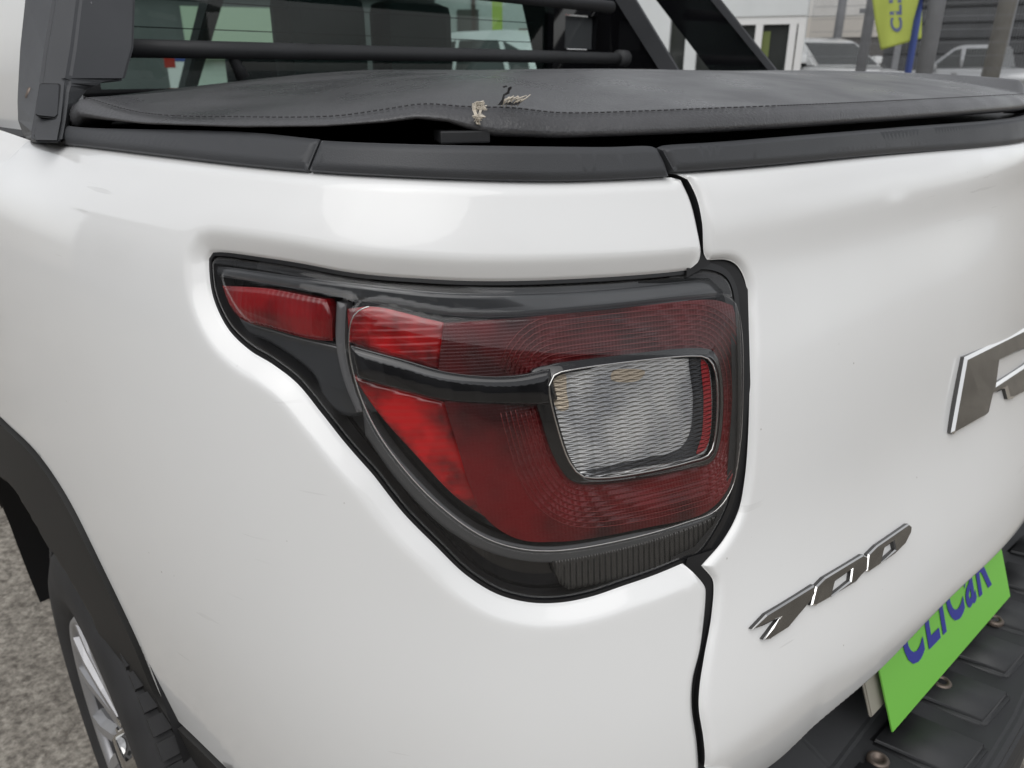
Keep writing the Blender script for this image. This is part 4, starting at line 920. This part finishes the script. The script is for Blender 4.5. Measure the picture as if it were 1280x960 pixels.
# dark warehouse
B3 = frame('warehouse', 'long dark grey warehouse front with horizontal cladding boards behind the silver pickup', 'building', 1230, 36.0)
a0_, _ = hit(B3, 1085, 40); b0_, _ = hit(B3, 1420, 40); ztop = hit(B3, 1200, 4)[1]
lbox('wall', B3, a0_, b0_, .3, 8, 0, ztop+.2, m_dark)
for k in range(8): lbox('board', B3, a0_, b0_, .0, .29, 1.3+k*.55, 1.3+k*.55+.44, m_dark if k % 3 else mat('dark_board', (.035, .037, .04), .6))
lbox('fascia', B3, a0_, b0_, -.15, 8, ztop+.2, ztop+2.2, mat('fascia_grey', (.34, .34, .34), .7))
c_, z_ = hit(B3, 1205, 30)
for px in (1128, 1168, 1262): c_, _ = hit(B3, px, 30); lbox('column', B3, c_-.12, c_+.12, -.12, -.01, 0, ztop+.19, m_steel)

# fence of posts and wire in front of them
Fz = [('steel_post', 1034, 1045, 22.5, 6), ('steel_post', 1068, 1081, 11.4, 5), ('steel_post', 1143, 1164, 9.0, 5)]
for i, (n, pa, pb, D, hgt) in enumerate(Fz):
    lab = ['thin dark grey post in front of the pale building, right of the office', 'grey steel post with a small bracket, left of the lime banner', 'broad grey post beside the blue edge of the lime banner'][i]
    o = frame(n, lab, 'post', (pa+pb)/2, D, 0, 'grey posts along the yard fence'); a, _ = hit(o, pa, 60); b, _ = hit(o, pb, 60); r_ = (b-a)/2
    bm = bmesh.new(); tube(bm, [(0, 0, 0), (.02, 0, hgt/2), (.05, 0, hgt)], [r_*1.05, r_, r_*.9], 12); from_bm('shaft', bm, m_steel, o, True)
    if i == 1: z_ = hit(o, pa, 14)[1]; lbox('bracket', o, -r_*1.8, -r_*.6, -r_*.7, r_*.7, z_-.025, z_+.025, m_steel)
o = frame('utility_pole', 'brownish concrete utility pole in front of the silver pickup at far right', 'pole', 1237, 12.0); a, _ = hit(o, 1224, 70); b, _ = hit(o, 1248, 70); r_ = (b-a)/2
bm = bmesh.new(); tube(bm, [(0, 0, 0), (.06, 0, 4), (.12, 0, 8)], [r_*1.05, r_*.92, r_*.75], 14); from_bm('shaft', bm, m_conc, o, True)
lbox('band', o, -r_*1.05, r_*1.15, -r_*1.05, r_*1.05, 2.25, 2.33, m_steel)
# wire fence: thin wires, posts are above
o = frame('wire_fence', 'fine grey wire mesh fence running behind the posts on the right', 'fence', 1140, 11.0); a, _ = hit(o, 1012, 50); b, _ = hit(o, 1380, 50)
bm = bmesh.new(); n_ = 110
for k in range(n_):
    x = a+(b-a)*k/n_; box(bm, (x, 0, 1.5), (.0045, .0045, 3.0))
for k in range(22): box(bm, ((a+b)/2, .006, .1+k*.14), (b-a, .0045, .0045))
from_bm('wire_mesh', bm, m_steel, o, kind='stuff')

# lime banner on a blue-edged pole
o = frame('banner', 'lime green cloth banner with blue edge and blue sideways letters, hanging at upper right', 'banner', 1125, 8.2)
tl2, tr2 = hit(o, 1087, -25), hit(o, 1153, -25); bl2 = hit(o, 1101, 62.5); br2 = hit(o, 1152, 48); ml2 = hit(o, 1094, 30)
bm = bmesh.new(); NX, NZ = 16, 24; g = []
def bpnt(s_, r):
    lft = (ml2[0]+(bl2[0]-ml2[0])*(r-.63)/.37, ml2[1]+(bl2[1]-ml2[1])*(r-.63)/.37) if r > .63 else (tl2[0]+(ml2[0]-tl2[0])*r/.63, tl2[1]+(ml2[1]-tl2[1])*r/.63)
    rgt = (tr2[0]+(br2[0]-tr2[0])*r, tr2[1]+(br2[1]-tr2[1])*r)
    return Vector((lft[0]+(rgt[0]-lft[0])*s_, .03*math.sin(7*s_+3*r)*(1-s_), lft[1]+(rgt[1]-lft[1])*s_))
for j in range(NZ+1): g.append([bm.verts.new(bpnt(i/NX, j/NZ)) for i in range(NX+1)])
for j in range(NZ):
    for i in range(NX): bm.faces.new((g[j][i], g[j+1][i], g[j+1][i+1], g[j][i+1]))
r_ = bmesh.ops.extrude_face_region(bm, geom=bm.faces[:]); bmesh.ops.translate(bm, vec=(0, .004, 0), verts=[v for v in r_['geom'] if isinstance(v, bmesh.types.BMVert)])
from_bm('cloth', bm, m_lime, o, True)
bm = bmesh.new(); tube(bm, [(tr2[0]+.02, 0, 0), (tr2[0]+.015, 0, 1.6), (tr2[0]+.02, 0, tr2[1]+.3)], .030, 10); from_bm('pole', bm, m_blue, o, True)
me = text_mesh('CLIC', 1.0, 0, .03); v = np.array([x.co[:] for x in me.vertices]); lo, hi = v.min(0), v.max(0)
zA = hit(o, 1120, 40)[1]; cw = (tr2[0]-tl2[0])
zB = zA+cw*.95
for x in me.vertices:
    a_ = (x.co.x-lo[0])/(hi[0]-lo[0]); b_ = (x.co.y-lo[1])/(hi[1]-lo[1]); zz2 = zA+(zB-zA)*a_; rr = (tl2[1]-zz2)/(tl2[1]-bl2[1])
    q = bpnt(.60-.26*b_, min(1, max(0, rr))); x.co = (q.x, q.y-.006, zz2)
me.materials.append(mat('banner_letters', (.10, .12, .22), .8)); link('lettering', me, o)

# parked vehicles
def car_profile(kind):
    if kind == 'pickup':
        return ([(0, .45), (0, .85), (.25, .98), (1.35, 1.06), (3.05, 1.06), (3.15, 1.04), (5.1, 1.06), (5.2, .98), (5.2, .5)], [(1.25, 1.05), (2.0, 1.70), (2.25, 1.77), (3.1, 1.77), (3.25, 1.70), (3.42, 1.05)],
                [[(1.50, 1.10), (2.05, 1.62), (2.25, 1.66), (2.35, 1.10)], [(2.43, 1.10), (2.38, 1.66), (3.0, 1.66), (3.2, 1.30), (3.1, 1.12)]], (.95, 4.1), 1.75)
    return ([(0, .4), (0, .75), (.2, .88), (1.1, .98), (4.1, 1.0), (4.3, .9), (4.3, .4)], [(.95, .97), (1.75, 1.48), (2.2, 1.56), (3.3, 1.54), (4.0, 1.32), (4.25, .98)],
            [[(1.25, 1.0), (1.85, 1.42), (2.35, 1.47), (2.4, 1.0)], [(2.48, 1.0), (2.43, 1.47), (3.2, 1.45), (3.6, 1.0)], [(3.68, 1.02), (3.3, 1.44), (3.75, 1.32), (3.95, 1.05)]], (.8, 3.5), 1.72)
def make_car(o, kind, m):
    body, cabn, wins, wh, wd = car_profile(kind); L_ = body[-1][0]; h = wd/2
    def fn(p, q): return (p[0]-L_/2, q, p[1])
    bm = bmesh.new(); prism(bm, body, -h, h, fn); bmesh.ops.bevel(bm, geom=bm.edges[:], offset=.07, segments=3, affect='EDGES'); from_bm('body', bm, m, o, True)
    def tum(z): return h-.04-(z-1.0)*.26
    bm = bmesh.new(); A = [bm.verts.new((p[0]-L_/2, -tum(p[1]), p[1])) for p in cabn]; B_ = [bm.verts.new((p[0]-L_/2, tum(p[1]), p[1])) for p in cabn]
    bm.faces.new(A); bm.faces.new(B_[::-1])
    for i in range(len(A)): bm.faces.new((A[i], A[(i+1) % len(A)], B_[(i+1) % len(A)], B_[i]))
    bmesh.ops.bevel(bm, geom=bm.edges[:], offset=.04, segments=2, affect='EDGES'); from_bm('cabin', bm, m, o, True)
    for w_ in wins:
        for sd in (-1, 1):
            bm = bmesh.new(); A = [bm.verts.new((p[0]-L_/2, sd*(tum(p[1])+.006), p[1])) for p in w_]; B_ = [bm.verts.new((p[0]-L_/2, sd*(tum(p[1])-.03), p[1])) for p in w_]
            bm.faces.new(A); bm.faces.new(B_[::-1])
            for i in range(len(A)): bm.faces.new((A[i], A[(i+1) % len(A)], B_[(i+1) % len(A)], B_[i]))
            from_bm('side_window', bm, m_winglass, o)
    (xa, za), (xb, zb2) = cabn[0], cabn[1]; (xc, zc2), (xd, zd) = cabn[-2], cabn[-1]
    for nm, a_, b_ in (('windscreen', (xa, za), (xb, zb2)), ('back_window', (xd, zd), (xc, zc2))):
        ln = Vector((b_[0]-a_[0], 0, b_[1]-a_[1])); nv = Vector((-ln.z, 0, ln.x)).normalized()*(1 if nm == 'windscreen' else -1)
        if nv.z < 0: nv = -nv
        bm = bmesh.new(); pts = []
        for k, sgn in ((.1, -1), (.1, 1), (.92, 1), (.92, -1)):
            z_ = a_[1]+(b_[1]-a_[1])*k; pts.append(Vector((a_[0]+(b_[0]-a_[0])*k-L_/2, sgn*(tum(z_)-.09), z_))+nv*.008)
        A = [bm.verts.new(p) for p in pts]; B_ = [bm.verts.new(p-nv*.03) for p in pts]; bm.faces.new(A); bm.faces.new(B_[::-1])
        for i in range(4): bm.faces.new((A[i], A[(i+1) % 4], B_[(i+1) % 4], B_[i]))
        from_bm(nm, bm, m_winglass, o)
    for x in wh:
        for sd in (-1, 1):
            bm = bmesh.new(); cx = x-L_/2; R_ = .34
            lathe(bm, [(.0001, -.02), (.20, -.02), (.21, .0), (.30, .0), (R_, .03), (R_, .2), (.0001, .2)], lambda r, hh, a: (cx+r*math.cos(a), sd*(h+.01-hh), R_+r*math.sin(a)), 20); w2 = from_bm('wheel', bm, M['tyre'], o, True)
            bm = bmesh.new(); lathe(bm, [(.0001, -.03), (.19, -.03), (.19, .0)], lambda r, hh, a: (cx+r*math.cos(a), sd*(h+.012-hh), R_+r*math.sin(a)), 14); from_bm('rim', bm, M['alloy'], w2)
    for sd in (-1, 1):
        bm = bmesh.new(); box(bm, (body[-2][0]-L_/2-.03, sd*(h-.10), body[-2][1]-.08), (.10, .20, .26), bev=.02); from_bm('tail_lamp', bm, m_tail, o)
        bm = bmesh.new(); box(bm, (.06-L_/2, sd*(h-.2), .78), (.14, .36, .14), bev=.03); from_bm('headlamp', bm, M['glass'], o)
        bm = bmesh.new(); box(bm, (cabn[0][0]+.35-L_/2, sd*(h+.06), 1.12), (.14, .18, .15), bev=.03); from_bm('mirror', bm, m, o)
        for k, hx in enumerate((2.25, 3.15)):
            bm = bmesh.new(); box(bm, (hx-L_/2, sd*(h+.006), .93), (.18, .02, .03)); from_bm('door_handle', bm, m, o)
def park(name, label, cat, kind, m, px, D, yaw, dz=0.):
    o = frame(name, label, cat, px, D, yaw); o.location.z += dz; make_car(o, kind, m); return o
park('parked_pickup', 'silver double cab pickup with red tail lamp parked before the dark warehouse', 'pickup truck', 'pickup', m_cars, 1222, 31.0, R(-22), .22)
park('parked_car', 'dark windowed white car with rounded roof, parked beside the white framed window', 'car', 'car', m_carw, 1014, 19.0, R(128), .30)
park('parked_sedan', 'white car whose bonnet shows low between the post and the lime banner', 'car', 'car', m_carw, 1072, 31.0, R(150), .0)
# seen through the cab windows
park('hatchback', 'white hatchback seen through the pickup rear window below the green posts', 'car', 'car', m_carw, 628, 9.4, R(-58), .02)
for i, (px, D) in enumerate(((622, 9.0), (681, 9.4))):
    o = frame('green_post', ['lime green post left of centre, seen through the rear window behind the white hatchback', 'lime green post at the right edge of the rear window, behind the white hatchback'][i], 'post', px, D, 0, 'lime green posts seen through the cab')
    lbox('shaft', o, -.055, .055, -.055, .055, 0, 4, mat('lime_post', (.30, .40, .08), .6)); lbox('foot', o, -.14, .14, -.14, .14, 0, .06, m_steel)
B4 = frame('shop_building', 'pale green white shop front seen through the rear window of the cab', 'building', 560, 17.0); a0_, _ = hit(B4, 535, 40); b0_, _ = hit(B4, 760, 40)
lbox('wall', B4, a0_, b0_, 0, 5, 0, 5.2, mat('shop_wall', (.58, .64, .62), .8, var=.08))
for px0, px1, py0, py1, c in ((572, 598, 12, 40, (.10, .10, .09)), (590, 594, -5, 60, (.10, .07, .06)), (648, 662, 36, 46, (.16, .06, .05)), (664, 667, 0, 48, (.12, .11, .11))):
    x_a, z_a = hit(B4, px0, py1); x_b, z_b = hit(B4, px1, py0); lbox('window', B4, x_a, x_b, -.05, -.01, max(.1, z_a), z_b, mat('shop_dark', c, .5))
B5 = frame('pale_house', 'small pale green house glimpsed through the left of the rear window', 'building', 290, 9.5); a0_, _ = hit(B5, 235, 30); b0_, z_ = hit(B5, 350, 8); zr = hit(B5, 300, 10)[1]
lbox('wall', B5, a0_, b0_, 0, 3, 0, zr-.5, mat('house_wall', (.50, .56, .50), .8)); lbox('fascia', B5, a0_-.05, b0_+.1, -.1, 3.1, zr-.5, zr, mat('house_fascia', (.44, .52, .40), .8))
a_, z1_ = hit(B5, 246, 34); b_, z0_ = hit(B5, 284, 52); lbox('window', B5, a_, b_, -.03, 0-.001, z0_, z1_, m_winglass)
o = frame('small_sign', 'small white sign with blue and red top edge, low in the rear window', 'sign', 219, 8.0)
(a_, zt1), (b_, zt0) = hit(o, 204, 70), hit(o, 240, 88); zm = hit(o, 220, 77)[1]
lbox('board', o, a_+.02, b_, 0, .02, zt0-.3, zm, m_frame); lbox('header', o, a_+.09, b_, -.002, .02, zm+.001, zt1, m_blue); lbox('corner', o, a_, a_+.089, -.002, .02, zm-.05, zt1-.01, m_tail); lbox('stake', o, a_+.1, a_+.14, .021, .05, 0, zm, m_steel)
B6 = frame('dark_shed', 'dark grey shed wall filling the left half of the view through the rear window', 'shed', 330, 14.0); a0_, _ = hit(B6, 40, 40); b0_, _ = hit(B6, 545, 40)
lbox('wall', B6, a0_, b0_, 0, 4, 0, 4.4, mat('shed_wall', (.10, .108, .108), .7, var=.2, vscale=1.2)); lbox('gutter', B6, a0_, b0_, -.12, -.005, 2.3, 2.38, m_steel)
o = empty('added_dark_building', 'long low dark building added behind the camera, unseen, to darken tail light reflections', 'building', (-10*math.sin(YAW), -10*math.cos(YAW), zg), math.pi-YAW)  # added out of view: blocks low sky, darkens lens reflections and body sides
m_added_dark = mat('added_dark_wall', (.07, .07, .066), .8, var=.2, vscale=.8)
lbox('wall', o, -40, 40, 0, 6, 0, 3.9, m_added_dark); lbox('roof', o, -40.4, 40.4, -.6, 6.4, 3.9, 4.1, m_steel)
for k in range(17): w_ = lbox('shutter', o, -35+4.2*k, -32.2+4.2*k, -.06, -.002, .1, 3.2, mat('shutter_grey', (.16, .16, .165), .5)); lbox('lintel', w_, -35.1+4.2*k, -32.1+4.2*k, -.12, -.001, 3.2, 3.4, m_pale)
o = empty('added_pale_building', 'pale rendered building added beside the pickup, unseen, for reflections in its white flank', 'building', (-6.5, 7.0, zg), math.pi/2)  # added out of view so the flank has a pale wall to reflect
lbox('wall', o, -9, 6, 0, 5, 0, 3.3, mat('added_pale_wall', (.42, .42, .43), .85, var=.1, vscale=1)); lbox('roof', o, -9.4, 6.4, -.5, 5.4, 3.3, 3.45, m_steel)
for k in range(4):
    w_ = lbox('window', o, -8+3.6*k, -6.2+3.6*k, -.03, -.002, .9, 2.3, m_winglass); lbox('sill', w_, -8.1+3.6*k, -6.1+3.6*k, -.10, -.001, .82, .9, m_frame)
for o in list(COL.objects):
    for k in ('_th', '_D', '_yaw'):
        if k in o: del o[k]
